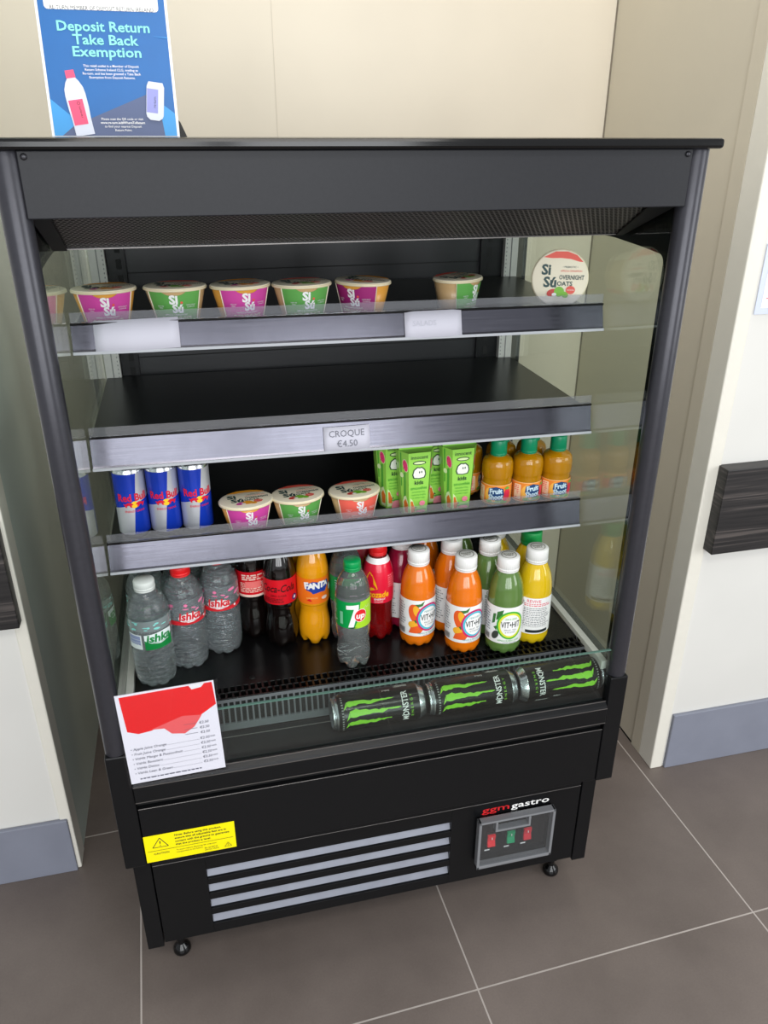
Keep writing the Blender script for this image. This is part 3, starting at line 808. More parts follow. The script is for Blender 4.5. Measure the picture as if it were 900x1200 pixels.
# ------------------------------------------------------------------ tall black cans lying behind the front glass
CBLK = M('can_black', (16, 16, 17), .3, .35, coat=.3); CLAW = M('claw_green', (132, 206, 52), .35); CWHT = M('can_white', (232, 232, 230), .4)
def make_tall_can(label):
    o = thing('tall_drink_can', label, 'can', group='tall black cans lying behind the front glass')
    r = .0328; L = .168
    MB().lathe([(.012, .006), (.020, .004), (.0245, 0), (.0272, .004), (r - .001, .0125), (r, .015), (r, .150), (.029, .160), (.0272, .163)], ALU, 56).build('can_body', o)
    t = MB().lathe([(.0272, .163), (.0284, .166), (.0280, .1675), (.0260, .1670), (.0245, .1625), (.002, .1622)], ALU, 56)
    t.box(-.006, .006, -.016, .005, .1625, .164, M('tab_green', (60, 140, 60), .3, .6)); t.build('can_lid', o)
    def rr(v): return r if v <= .150 else r - (v - .150) * .38
    P = Print(cyl_map(rr), step=.004, base=.0002, inc=.00015)
    g_ = PI * r
    P.poly([(-g_, .014), (g_, .014), (g_, .150), (-g_, .150)], CBLK, 0); P.poly([(-g_, .150), (g_, .150), (g_, .158), (-g_, .158)], CBLK, 0)
    rnd = random.Random(3)
    for c in (0.0, g_):
        for u0, v0, v1, wd in ((-.0175, .066, .141, .0088), (0.0, .048, .139, .0105), (.0175, .058, .143, .0090)):
            left = []; right = []; n = 16
            for i in range(n + 1):
                t_ = i / n; v = v1 - (v1 - v0) * t_
                ww = wd * (1 - t_) ** .75 * (1 + .5 * (rnd.random() - .5)) if i < n else .0002
                jl = 0.003 * (rnd.random() - .4); jr = 0.003 * (rnd.random() - .4)
                if i == 0: ww *= .6
                left.append((c + u0 - ww / 2 - jl + (.001 * math.sin(t_ * 9)), v)); right.append((c + u0 + ww / 2 + jr + (.001 * math.sin(t_ * 9)), v))
            hook = [(c + u0 - wd * .5, v1), (c + u0 - wd * 1.1, v1 + .006), (c + u0 - wd * .3, v1 + .003), (c + u0 + wd * .3, v1 + .001)]
            for i in range(n): P.poly([left[i], left[i + 1], right[i + 1], right[i]], CLAW, 1)
            P.poly(hook, CLAW, 1)
        P.text('MONSTER', c, .0405, .0105, CWHT, bold=.015, w=.055, layer=1); stroke(P, (c - .0165, .0335), (c - .0165, .0475), .0013, CWHT, 1)
        P.text('E N E R G Y', c, .0285, .0042, CLAW, w=.040, layer=1)
        for k in range(14):
            u = c - .032 + k * .0048
            P.rect(u, u + .0022, .1495, .1525, M('can_grey_print', (150, 152, 150), .4), 1)
        P.text('500ml', c + .034, .07, .004, CWHT, rot=90, layer=1)
        for k in range(7): P.rect(c + .040 + k * .0011, c + .0406 + k * .0011, .03, .055 - .002 * (k % 3), CWHT, 1)
    P.build('printed_wrap', o)
    return o
tc = make_tall_can('black tall can lying on its side, leftmost of three behind the front glass')
zc = .5565 + .0331; yc = .0500
tc.location = (.452 + .084, yc, zc); tc.rotation_euler = (rad(-18), rad(-90), 0)
# can axis (+z) points to -x ; printed face turned up towards the viewer
def lay(o, xb, to_left, roll):
    o.location = (xb, yc, zc)
    ax = Matrix.Rotation(rad(-90 if to_left else 90), 4, 'Y')
    o.rotation_euler = (Matrix.Rotation(rad(roll), 4, 'X') @ ax).to_euler()
lay(tc, .5395, True, -30)
t2 = dup(tc, tc.location, (0, 0, 0), 'black tall can lying on its side, middle of three behind the front glass'); lay(t2, .7125, True, -34)
t3 = dup(tc, tc.location, (0, 0, 0), 'black tall can lying on its side, rightmost of three, lid to the right'); lay(t3, .7155, False, -38)

# ------------------------------------------------------------------ wedge cartons
CG = M('carton_green', (150, 214, 84), .35, coat=.3); CG2 = M('carton_mid_green', (84, 168, 60), .35, coat=.3); CGL = M('carton_pale', (216, 236, 176), .35); CPK = M('carton_pink', (228, 56, 116), .4); CFX = M('carton_orange', (228, 122, 44), .4); CDK = M('carton_ink', (34, 62, 48), .4); CPL = M('carton_pale_pink', (244, 150, 164), .4)
def make_carton(label, rot):
    o = thing('kids_drink_carton', label, 'carton', group='green wedge cartons')
    H = .128
    # wedge prism: narrow chamfered front, tapering in width to the foot
    def sec(t):  # t 0 bottom .. 1 top
        fw = .0165 + .0045 * t; bw = .0240 + .0095 * t; d = .020 + .004 * t; bk = .016
        return [(-fw, -d), (fw, -d), (bw, -d * .15), (bw, bk), (-bw, bk), (-bw, -d * .15)]
    mb = MB(); a = sec(0); b = sec(1)
    vs = [(x, y, 0) for x, y in a] + [(x, y, H) for x, y in b]
    for i in range(6):
        j = (i + 1) % 6
        mb.add([vs[i], vs[j], vs[6 + j], vs[6 + i]], [(0, 1, 2, 3)], CG if i == 0 else CG)
    mb.add([vs[i] for i in range(6)], [(5, 4, 3, 2, 1, 0)], CGL); mb.add([vs[6 + i] for i in range(6)], [(0, 1, 2, 3, 4, 5)], CG)
    mb.build('carton_body', o, bevel=.0008)
    # sealed top fin
    MB().box(-.032, .032, -.001, .001, H, H + .006, CG).build('top_seal', o)
    def face(i):
        A0, A1, B0, B1 = Vector(vs[i]), Vector(vs[(i + 1) % 6]), Vector(vs[6 + i]), Vector(vs[6 + (i + 1) % 6])
        nn = (A1 - A0).cross(B0 - A0).normalized()
        def fn(u, v, q):
            t = v / H; l = A0.lerp(B0, t); r_ = A1.lerp(B1, t); w = (r_ - l).length
            return l.lerp(r_, .5 + u / w) + nn * q
        return fn
    P = Print(face(0), base=.0003, inc=.00018)
    P.text('innocent', 0, .1195, .0070, CDK, bold=.015, w=.032)
    P.ell(0, .1085, .0125, .0040, CDK); P.ell(0, .1085, .0105, .0024, CGL)
    face_pts = [(x * 1.25, .089 + (v - .089) * 1.12) for x, v in [(-.0105, .0860), (-.0085, .0800), (0, .0785), (.0085, .0800), (.0105, .0860), (.0090, .0945), (.0040, .0995), (.0008, .0985), (-.0030, .0998), (-.0085, .0950)]]
    P.poly(face_pts, CDK); P.poly([(x * .84, .0885 + (v - .0885) * .84) for x, v in face_pts], M('carton_white', (240, 244, 232), .4))
    P.ell(.0005, .0905, .0011, .0022, CDK, layer=P.k); P.ell(.0045, .0908, .0011, .0022, CDK, layer=P.k); P.k += 1
    P.text('kids', 0, .0705, .0075, CDK, bold=.02)
    P.text('smoothie', 0, .0595, .0058, CG2, bold=.012); P.text('strawberries,', 0, .0520, .0034, CG2); P.text('raspberries & apples', 0, .0462, .0034, CG2, w=.027); P.text('no added sugar', 0, .0405, .0030, CG2)
    P.ell(.007, .0285, .0055, .0052, CPL); P.text('1 of your', .007, .0305, .0018, CPK); P.text('5 a day', .007, .0270, .0018, CPK)
    P.ell(.004, .0085, .0105, .0078, CPL); P.rect(-.0075, .014, .0005, .006, CPL); P.rect(-.008, .0148, .0155, .0178, CG2)
    P.build('front_print', o)
    for i in (1, 5):
        P = Print(face(i), base=.0003, inc=.00018); s = 1 if i == 1 else -1
        P.poly([(-.003, .03), (.002, .032), (.004, .09), (-.001, .088)], CG2)
        P.poly([(-.009, .06), (-.0065, .06), (-.005, .126), (-.008, .126)], CG2)
        P.ell(.004 * s * -1, .103, .0065, .0125, CGL, 10); P.ell(.004 * s * -1, .103, .0055, .0112, CPK, 10)
        for q in ((-.001, .108), (.002, .101), (-.002, .097)): P.ell(q[0] - .002 * s, q[1], .0005, .0011, CDK, layer=P.k)
        P.k += 1
        P.ell(.005 * s, .083, .0045, .005, CGL)
        if i == 5:
            P.poly([(-.004, .004), (.009, .004), (.0095, .03), (.004, .044), (-.002, .040), (-.006, .028)], CGL); P.poly([(-.001, .010), (.0075, .010), (.0085, .027), (.003, .037), (-.002, .030)], CFX)
        else: P.ell(0, .05, .0055, .009, CPK)
        P.build('side_print', o)
    P = Print(face(0), base=.0004, inc=.00018)
    P.poly([(-.0155, .003), (-.006, .003), (-.0035, .016), (-.0075, .025), (-.0105, .034), (-.0155, .040)], CGL); P.poly([(-.0130, .010), (-.0065, .009), (-.0055, .018), (-.009, .026), (-.011, .033), (-.0145, .033)], CFX); P.poly([(-.0065, .018), (-.0025, .0195), (-.0055, .022)], CDK)
    P.build('fox_print', o)
    return o
ct = make_carton('green wedge kids drink carton at the front beside the coral oat pot', 0); place(ct, (.574, .250, z3), rad(2))
dup(ct, (.543, .300, z3), rad(4), 'green wedge kids drink carton half hidden behind the front left carton', 'green wedge cartons')
dup(ct, (.657, .252, z3), rad(2), 'green wedge kids drink carton at the front beside the green capped juice bottles', 'green wedge cartons')
dup(ct, (.626, .304, z3), rad(4), 'green wedge kids drink carton half hidden behind the front right carton', 'green wedge cartons')

# ------------------------------------------------------------------ bottles
def ripple_bump(m):
    nt = m.node_tree; b = nt.nodes['Principled BSDF']
    tc = nt.nodes.new('ShaderNodeTexCoord'); mp = nt.nodes.new('ShaderNodeMapping'); mp.inputs['Scale'].default_value = (22, 22, 150)
    nz = nt.nodes.new('ShaderNodeTexNoise'); nz.inputs['Scale'].default_value = 1.0; nz.inputs['Detail'].default_value = 3; nz.inputs['Distortion'].default_value = .8
    bp = nt.nodes.new('ShaderNodeBump'); bp.inputs['Strength'].default_value = 1.0; bp.inputs['Distance'].default_value = .012
    nt.links.new(tc.outputs['Object'], mp.inputs[0]); nt.links.new(mp.outputs[0], nz.inputs['Vector'])
    nt.links.new(nz.outputs['Fac'], bp.inputs['Height']); nt.links.new(bp.outputs[0], b.inputs['Normal'])
CLEARW = M('water_clear', (234, 246, 250), .0, trans=.90, ior=1.42, coat=.4)
ripple_bump(CLEARW)
def cap_mb(mb, r, z0, z1, m, ribs=36):
    n = ribs * 3
    def rm(rr, z, a): return (rr * (1 + (.022 * math.cos(ribs * a) if z0 + .001 < z < z1 - .0025 else 0)), z)
    mb.lathe([(r * 1.02, z0), (r * 1.02, z0 + .003), (r * .97, z0 + .0034), (r, z0 + .004), (r, z1 - .002), (r * .94, z1), (.001, z1)], m, n, rmod=rm)
def petals(n, h, depth):
    def rm(r, z, a):
        if z >= h: return r, z
        k = (.5 + .5 * math.cos(n * a)) ** 2
        return r * (1 - .10 * k * (1 - z / h)), z + depth * k * (1 - z / h)
    return rm
def bottle(name, label, cat, prof, bodym, capspec, base=None, group=None):
    o = thing(name, label, cat, group=group)
    MB().lathe(prof, bodym, 60, rmod=base).build('bottle_body', o)
    mb = MB(); cap_mb(mb, *capspec); c = mb.build('cap', o)
    mb2 = MB().lathe([(capspec[0] * .92, capspec[1] - .0035), (capspec[0] * 1.0, capspec[1] - .003), (capspec[0] * 1.0, capspec[1] - .0006), (capspec[0] * .9, capspec[1] - .0002)], capspec[3], 40); mb2.build('cap_ring', o)
    return o
def spline(pts, n=5):
    """smooth (r,z) profile through control points"""
    out = []
    for i in range(len(pts) - 1):
        p0 = pts[max(i - 1, 0)]; p1 = pts[i]; p2 = pts[i + 1]; p3 = pts[min(i + 2, len(pts) - 1)]
        for k in range(n):
            t = k / n
            out.append(tuple(.5 * (2 * p1[j] + (p2[j] - p0[j]) * t + (2 * p0[j] - 5 * p1[j] + 4 * p2[j] - p3[j]) * t * t + (3 * p1[j] - p0[j] - 3 * p2[j] + p3[j]) * t ** 3) for j in (0, 1)))
    out.append(pts[-1]); return out
zd = ZD + .0004
# --- vitamin drinks
VW = M('cap_white', (236, 236, 234), .35); VG = M('cap_green', (20, 146, 72), .35); VLAB = M('label_white', (242, 242, 240), .4)
VP = [(.004, .004), (.022, .001), (.0285, .0015)] + spline([(.0315, .006), (.0335, .014), (.0335, .030), (.0332, .105), (.0325, .122), (.0290, .143), (.0225, .160), (.0178, .168), (.0165, .172)], 4) + [(.0165, .178)]
vr = prof_r(VP)
def juice(name, col, sss=.0): return M(name, col, .12, coat=.6, spec=.5, sss=sss, noise=.06, nscale=60)
JO = juice('juice_orange', (228, 116, 12)); JG = juice('juice_green', (92, 124, 62)); JY = juice('juice_yellow', (222, 186, 22)); JP = juice('juice_berry', (150, 24, 56)); JDG = juice('juice_dark_green', (86, 104, 44)); JA = juice('juice_amber', (232, 150, 30))
MGN = M('ring_magenta', (206, 30, 110), .4); CYN = M('ring_cyan', (84, 190, 210), .4); RGN = M('ring_green', (66, 176, 56), .4); RYL = M('ring_yellow', (222, 226, 66), .4); TEALT = M('text_teal', (80, 160, 160), .5)
MNG = M('fruit_mango', (236, 96, 40), .4); MNY = M('fruit_mango_yellow', (246, 180, 50), .4); LEAF = M('leaf_green', (60, 116, 56), .4); PKT = M('text_pink', (224, 92, 112), .5); GRYT = M('text_grey', (120, 124, 128), .5)
def vit(label, col, face, cap=VW):
    o = bottle('juice_bottle', label, 'bottle', VP, col, (.0200, .172, .197, cap), petals(9, .014, .0022), 'vitamin drink bottles')
    P = Print(cyl_map(lambda v: vr(v) + .0002), step=.004, base=.0004, inc=.00014)
    g_ = PI * .0333
    P.rect(-g_, g_, .027, .105, VLAB, 0); P.k = 1
    P.fn = cyl_map(lambda v: vr(v) + .0002)
    if face in ('mango', 'green'):
        ra, rb_ = (MGN, CYN) if face == 'mango' else (RGN, RYL)
        cu = .012 if face == 'mango' else .004
        if face == 'mango':
            P.poly([(-.020, .096), (-.006, .098), (.002, .104), (-.002, .094), (-.012, .090)], LEAF); P.ell(-.016, .076, .012, .021, MNG, 15); P.ell(-.0135, .082, .006, .012, MNY, 15); P.ell(-.018, .052, .011, .0085, MNY, -10); P.poly([(-.028, .034), (-.006, .034), (.002, .045), (-.008, .052), (-.024, .046)], MNG); P.poly([(-.014, .056), (-.008, .066), (-.018, .062)], LEAF)
        else:
            P.poly([(-.022, .094), (-.010, .100), (-.014, .082), (-.024, .076)], LEAF); P.poly([(-.030, .088), (-.024, .090), (-.026, .070), (-.032, .066)], LEAF); P.ell(-.024, .044, .006, .010, M('leaf_dark', (60, 66, 60), .5), -25); P.poly([(-.028, .060), (-.020, .066), (-.022, .054)], LEAF)
        P.ell(cu, .067, .0258, .0300, ra, n=36); P.ell(cu, .067, .0226, .0265, rb_, n=36); P.ell(cu, .067, .0188, .0226, VLAB, n=36)
        P.text('PERFORM' if face == 'mango' else 'LEAN & GREEN', cu, .081, .0042, TEALT if face == 'mango' else RGN, w=.022)
        P.text('VIT\u2022HIT', cu, .069, .0125, DARK, bold=.012, w=.036); P.text('FRUIT, TEA', cu, .0575, .0032, GRYT); P.text('& VITAMINS', cu, .0525, .0026, GRYT)
        P.text('MANGO & PASSIONFRUIT' if face == 'mango' else 'APPLE & ELDERFLOWER', cu - .002, .0345, .0034, TEALT if face == 'mango' else RGN, w=.040); P.text('LOW CALORIE', cu, .0300, .0026, GRYT)
        # side panel with small print and bars
        P.lines(-.055, -.034, .05, .1, 9, GRYT, .0018)
        for k in range(12): P.rect(-.050 + k * .0013, -.0493 + k * .0013, .032, .044, DARK, P.k)
        P.k += 1; P.lines(.045, .085, .035, .1, 12, GRYT, .0016)
    else:
        P.text('REVIVE' if face == 'yellowback' else 'DETOX' if face == 'greenback' else 'BOOST', -.010, .0985, .0062, PKT if face != 'greenback' else LEAF, bold=.012)
        P.lines(-.028, .028, .087, .094, 2, PKT if face != 'greenback' else LEAF, .0018)
        P.lines(-.028, .028, .044, .085, 11, GRYT, .0014)
        P.rect(-.026, .020, .0425, .043, GRYT); P.rect(-.022, .022, .030, .036, DARK); P.lines(-.07, -.036, .035, .1, 12, GRYT, .0016); P.lines(.036, .07, .035, .1, 12, GRYT, .0016)
    P.build('wrap_label', o)
    P = Print(lambda u, v, q: (u, v, .197 + q), base=.0003)
    CAPT = M('cap_print', (92, 92, 70), .5)
    P.text('SHAKE', 0, .0035, .0045, CAPT, bold=.02); P.text('WELL', 0, -.0030, .0045, CAPT, bold=.02)
    n = 30
    P.put([(r_ * math.cos(2 * PI * i / n), r_ * math.sin(2 * PI * i / n)) for r_ in (.0138, .0126) for i in range(n)], [(i, (i + 1) % n, n + (i + 1) % n, n + i) for i in range(n)], CAPT)
    P.build('cap_print', o)
    return o
v1 = vit('orange juice drink bottle with mango label at the front, nearest the red bottle', JO, 'mango'); place(v1, (.568, .195, zd), rad(4))
dup(v1, (.646, .154, zd), rad(-2), 'orange juice drink bottle with mango label at the front, beside the green one')
vgn = vit('green juice drink bottle with green ringed label at the front', JG, 'green'); place(vgn, (.720, .1335, zd), rad(-8))
vye = vit('yellow juice drink bottle with white cap showing its back label, front right', JY, 'yellowback'); place(vye, (.784, .151, zd), rad(-4))
vb = vit('dark berry red juice drink bottle behind the front left orange one', JP, 'plainback'); place(vb, (.554, .264, zd), rad(30))
vo3 = vit('orange juice drink bottle with back label, second row between the front orange ones', JO, 'plainback'); place(vo3, (.641, .2225, zd), rad(25))
dup(vo3, (.609, .302, zd), rad(100), 'orange juice drink bottle in the third row, its cap hidden by the shelf')
vg2 = vit('green juice drink bottle with white cap directly behind the front green one', JG, 'greenback'); place(vg2, (.710, .2015, zd), rad(20))
dup(vg2, (.677, .288, zd), rad(60), 'green juice drink bottle in the third row behind the orange ones')
dup(vye, (.745, .2635, zd), rad(40), 'yellow juice drink bottle with white cap in the back row')
vgc = vit('yellow juice drink bottle with green cap behind the front yellow one', JY, 'plainback', VG); place(vgc, (.802, .2195, zd), rad(30))

# --- still and sparkling water
def ripple(z0, z1, r, n, amp):
    return [(r + amp * math.sin(i * PI), z0 + (z1 - z0) * i / (n * 1.0)) for i in [k / 4 for k in range(n * 4 + 1)]]
WP = [(.004, .006), (.020, .001), (.026, .0012)] + spline([(.0300, .006), (.0322, .014), (.0325, .020)], 3)
zz = .024
while zz < .092:
    WP += [(.0328, zz), (.0337, zz + .0025), (.0337, zz + .0045), (.0315, zz + .0070)]; zz += .0085
WP += [(.0332, .096), (.0332, .150)] + spline([(.0325, .154), (.0285, .166), (.0205, .179), (.0150, .185), (.0140, .188)], 3) + [(.0140, .190)]
wr = prof_r(WP)
def skew(r, z, a):
    # wavy hoops, lightly crumpled, and a petal foot
    if .02 < z < .095: z = z + .0022 * math.sin(2 * a + z * 60); r = r * (1 + .006 * math.sin(5 * a + z * 140))
    return petals(8, .014, .004)(r, z, a)
FILMG = glass_mat('film_teal', (176, 226, 218), 1.3, .02, .22); FILMR = glass_mat('film_pink', (246, 190, 206), 1.3, .02, .22); FILMC = glass_mat('film_plain', (232, 238, 240), 1.3, .02, .10)
WGN = M('water_green', (16, 134, 62), .4); WRD = M('water_red', (206, 30, 42), .4); WPB = M('water_pale', (226, 236, 236), .45); PTX = M('pink_text', (226, 120, 160), .5); CTX = M('cyan_text', (130, 206, 200), .5); WBL = M('water_blue_grey', (136, 150, 186), .5)
def water(label, red):
    cm = M('cap_red', (226, 30, 34), .3) if red else M('cap_milky', (212, 218, 214), .35)
    o = bottle('water_bottle', label, 'bottle', WP, CLEARW, (.0165, .190, .205, cm), skew, 'water bottles')
    P = Print(cyl_map(lambda v: max(wr(v), .0332)), step=.004, base=.0008, inc=.0003)
    g_ = PI * .0335
    if red:
        P.rect(-g_, g_, .101, .150, FILMC)
        lay_ = P.k; P.k += 1
        rnd = random.Random(5)
        for k in range(34):
            u = rnd.uniform(-g_, g_); P.ell(u, rnd.uniform(.128, .146), rnd.uniform(.003, .008), rnd.uniform(.001, .003), PTX, rnd.uniform(-20, 20), 10, lay_)
        for c in (0.0, g_):
            P.poly([(c - g_ / 2, .1015), (c + g_ / 2, .1015), (c + g_ / 2, .1130), (c + .020, .1085), (c + .008, .1070), (c - .006, .1070), (c - .020, .1100), (c - g_ / 2, .1110)], WRD, P.k)
            P.ell(c + .002, .1150, .0200, .0095, WPB, layer=P.k); P.text('ishka', c + .002, .1190, .0150, WRD, bold=.035, shear=.15, w=.038, layer=P.k + 1); P.text('SPRING WATER', c + .002, .1085, .0026, WRD, layer=P.k + 1)
            P.ell(c + .030, .1075, .0022, .0022, WHITE, layer=P.k + 1)
        P.k += 2
    else:
        P.rect(-g_, g_, .084, .142, FILMC)
        lay_ = P.k; P.k += 1
        rnd = random.Random(9)
        for c in (0.0, g_):
            P.poly([(c - g_ / 2, .121), (c + g_ / 2, .121), (c + g_ / 2, .142), (c - g_ / 2, .142)], FILMG, lay_)
            for k in range(18): P.ell(c + rnd.uniform(-g_ / 2, g_ / 2), rnd.uniform(.124, .139), rnd.uniform(.002, .006), rnd.uniform(.0008, .002), CTX, 0, 10, lay_ + 1)
            P.poly([(c - .012, .0855), (c + .034, .0855), (c + .034, .117), (c + .020, .119), (c - .012, .115)], WGN, lay_ + 1)
            P.poly([(c - .012, .115), (c + .020, .119), (c + .034, .117), (c + .034, .108), (c + .026, .099), (c + .012, .0955), (c - .002, .0985), (c - .012, .1045)], WPB, lay_ + 2)
            P.text('ishka', c + .011, .1085, .0145, WGN, bold=.035, shear=.15, w=.040, layer=lay_ + 3); P.text('SPRING WATER', c + .012, .0990, .0024, WGN, layer=lay_ + 3)
            P.rect(c - .043, c - .0165, .0865, .115, WPB, lay_ + 1); P.rect(c - .041, c - .0185, .0885, .113, WBL, lay_ + 2)
            for k in range(3): P.rect(c - .041, c - .0185, .0935 + k * .006, .0941 + k * .006, WPB, lay_ + 3)
        P.k = lay_ + 4
    P.build('wrap_label', o)
    return o
wg = water('water bottle with milky white cap and green label at the front left', False); place(wg, (.081, .184, zd), rad(6)); wg.scale = (1.06, 1.06, 1.0)
dup(wg, (.0765, .262, zd), rad(70), 'clear water bottle with green label, second row at the far left')
wr_ = water('water bottle with red cap and red label beside the green labelled one', True); place(wr_, (.1405, .222, zd), rad(12)); wr_.scale = (1.03, 1.03, 1.0)
dup(wr_, (.2040, .2540, zd), rad(-8), 'water bottle with red label standing next to the cola bottles')
dup(wr_, (.140, .296, zd), rad(60), 'water bottle with red label behind the red capped front one')
dup(wr_, (.204, .330, zd), rad(100), 'water bottle with red label in the back row behind the front red ones')

# --- cola, orange soda, lemon soda, red energy drink
SP = [(.004, .008), (.013, .004), (.0205, .0005), (.0255, .003)] + spline([(.0292, .014), (.0304, .030), (.0296, .048), (.0268, .066), (.0264, .076), (.0285, .088), (.0302, .096), (.0303, .150), (.0296, .162), (.0262, .180), (.0205, .198), (.0150, .210), (.0135, .213)], 4) + [(.0135, .216)]
sr = prof_r(SP)
COLA = M('cola_dark', (12, 6, 5), .06, coat=.8); CLRED = M('cola_red', (214, 18, 34), .35); CPRED = M('cap_red_dark', (206, 20, 28), .3); CSCR = M('cola_script', (22, 12, 12), .4); CRM = M('cola_cream', (238, 214, 200), .45); PURP = M('cola_purple', (70, 44, 120), .4)
def cola(label, front):
    o = bottle('cola_bottle', label, 'bottle', SP, COLA, (.0150, .217, .231, CPRED), petals(5, .02, .006), 'cola bottles')
    P = Print(cyl_map(lambda v: sr(v)), step=.004, base=.0005, inc=.00015); g_ = PI * .0303
    P.rect(-g_, g_, .100, .152, CLRED)
    if front:
        P.text('Coca-Cola', -.010, .134, .0150, CSCR, bold=.012, shear=.35, w=.066); P.text('ZERO SUGAR', -.010, .1185, .0045, CSCR, w=.03); P.lines(-.04, .004, .103, .114, 4, CSCR, .0012)
        P.ell(.0225, .1095, .0062, .0062, PURP); P.poly([(.019, .108), (.0215, .1135), (.0255, .111), (.024, .106)], WHITE)
    else:
        P.rect(-g_, g_, .0985, .1035, CRM); P.lines(-.024, .024, .134, .147, 3, CRM, .0028, .4); P.lines(-.028, .028, .108, .130, 6, CRM, .0018); P.rect(-.018, .012, .118, .132, M('cola_pale_red', (236, 120, 116), .5))
    P.build('wrap_label', o); return o
c2 = cola('dark cola bottle with black script on red label, beside the orange soda', True); place(c2, (.3150, .2470, zd), rad(6))
c1 = cola('dark cola bottle showing its nutrition panel, beside the red labelled water', False); place(c1, (.2665, .2890, zd), rad(6))
FAN = M('orange_soda', (232, 156, 14), .10, coat=.6, sss=.0, noise=.08, nscale=30); FLB = M('soda_orange_label', (240, 116, 24), .4); FBL = M('soda_blue', (28, 62, 160), .4); FCP = M('cap_orange', (240, 130, 20), .3)
def fanta(label):
    o = bottle('orange_soda_bottle', label, 'bottle', SP, FAN, (.0150, .217, .231, FCP), petals(5, .022, .010), 'orange soda bottles')
    P = Print(cyl_map(lambda v: sr(v)), step=.004, base=.0005, inc=.00015); g_ = PI * .0303
    P.rect(-g_, g_, .094, .148, FLB)
    P.poly([(-.026, .135), (-.022, .124), (-.014, .121), (-.010, .116), (.004, .119), (.014, .118), (.018, .126), (.023, .130), (.020, .141), (.006, .139), (-.010, .142)], FBL)
    for i, (ch, u, v, h, r_) in enumerate((('F', -.0215, .134, .0125, 6), ('A', -.0135, .133, .0115, 2), ('N', -.0035, .1335, .0120, -2), ('T', .0070, .1345, .0118, -4), ('A', .0155, .1345, .0092, -2))):
        P.text(ch, u, v, h, WHITE, bold=.06, rot=r_, layer=P.k)
    P.k += 1
    P.ell(.012, .1055, .0062, .0036, CRM); P.text('ORANGE', -.012, .1075, .0036, M('soda_text', (250, 210, 120), .5)); P.poly([(-.022, .102), (-.012, .100), (-.016, .106)], CLRED)
    P.ell(.0255, .123, .004, .0085, GRYT); P.ell(.0255, .123, .003, .0072, WPB); P.lines(.034, .07, .100, .142, 8, WHITE, .0016)
    P.build('wrap_label', o); return o
f1 = fanta('orange soda bottle with orange and blue label at the front'); place(f1, (.3765, .2440, zd), rad(10))
dup(f1, (.347, .3120, zd), rad(70), 'orange soda bottle mostly hidden behind the front one')
S7P = [(.004, .009), (.013, .004), (.0210, .0005), (.0262, .003)] + spline([(.0298, .014), (.0306, .028), (.0292, .044), (.0284, .056), (.0296, .070), (.0308, .086), (.0308, .150), (.0300, .160), (.0262, .176), (.0200, .188), (.0148, .195), (.0135, .197)], 4) + [(.0135, .199)]
s7 = prof_r(S7P)
SGN = M('soda_green', (0, 152, 70), .4); SLM = M('soda_lime', (164, 212, 44), .4); SRD = M('soda_red', (220, 32, 40), .4); SCP = M('cap_soda_green', (0, 150, 78), .3)
CLEARS = M('soda_clear', (236, 244, 242), .0, trans=.90, ior=1.36)
def sevenup(label):
    o = bottle('lemon_soda_bottle', label, 'bottle', S7P, CLEARS, (.0152, .2, .2155, SCP), petals(5, .024, .010), 'lemon soda bottles')
    P = Print(cyl_map(lambda v: s7(v)), step=.004, base=.0005, inc=.00015); g_ = PI * .0308
    P.rect(-g_, g_, .092, .146, SGN); P.rect(-g_, g_, .146, .152, FILMC)
    P.poly([(.010, .146), (.046, .146), (.046, .092), (-.002, .092), (.006, .112)], SLM)
    P.poly([(-.0155, .1385), (.0065, .1400), (.0065, .1330), (-.0155, .1310)], M('soda_shadow', (20, 60, 44), .5))
    P.poly([(-.0155, .1395), (.0065, .1410), (.0065, .1340), (-.0030, .0955), (-.0125, .0945), (-.0020, .1320), (-.0155, .1315)], WHITE)
    P.poly([(-.0125, .0945), (-.0030, .0955), (.004, .0935), (-.006, .0925)], M('soda_shadow', (20, 60, 44), .5))
    P.ell(.0095, .1185, .0112, .0132, WHITE, -15); P.ell(.0095, .1185, .0104, .0122, SRD, -15); P.text('up', .0095, .1190, .0115, WHITE, bold=.03, shear=.15)
    for k in range(7): P.ell(.016 + .002 * k, .132 + .0016 * (k % 3), .0007, .0007, WHITE, 0, 8, P.k)
    P.k += 1; P.rect(-.0275, -.0215, .100, .126, M('soda_panel', (120, 196, 150), .5)); P.lines(-.07, -.034, .098, .142, 9, WHITE, .0015)
    P.build('wrap_label', o); return o
s1 = sevenup('clear lemon soda bottle with green cap standing in front of the others'); place(s1, (.434, .1510, zd), rad(-4))
dup(s1, (.4385, .236, zd), rad(80), 'clear lemon soda bottle with green cap directly behind the front one')
LP = [(.004, .008), (.013, .004), (.0205, .0008), (.0250, .003)] + spline([(.0282, .012), (.0288, .026), (.0280, .044), (.0276, .060), (.0284, .078), (.0294, .092), (.0296, .118), (.0282, .142), (.0232, .163), (.0178, .175), (.0150, .180)], 4) + [(.0150, .183)]
lr = prof_r(LP)
LRED = M('energy_red', (196, 16, 20), .05, trans=.75, ior=1.33, coat=.5); LSL = M('sleeve_red', (222, 14, 52), .3, coat=.4); LYE = M('sleeve_yellow', (246, 176, 20), .35)
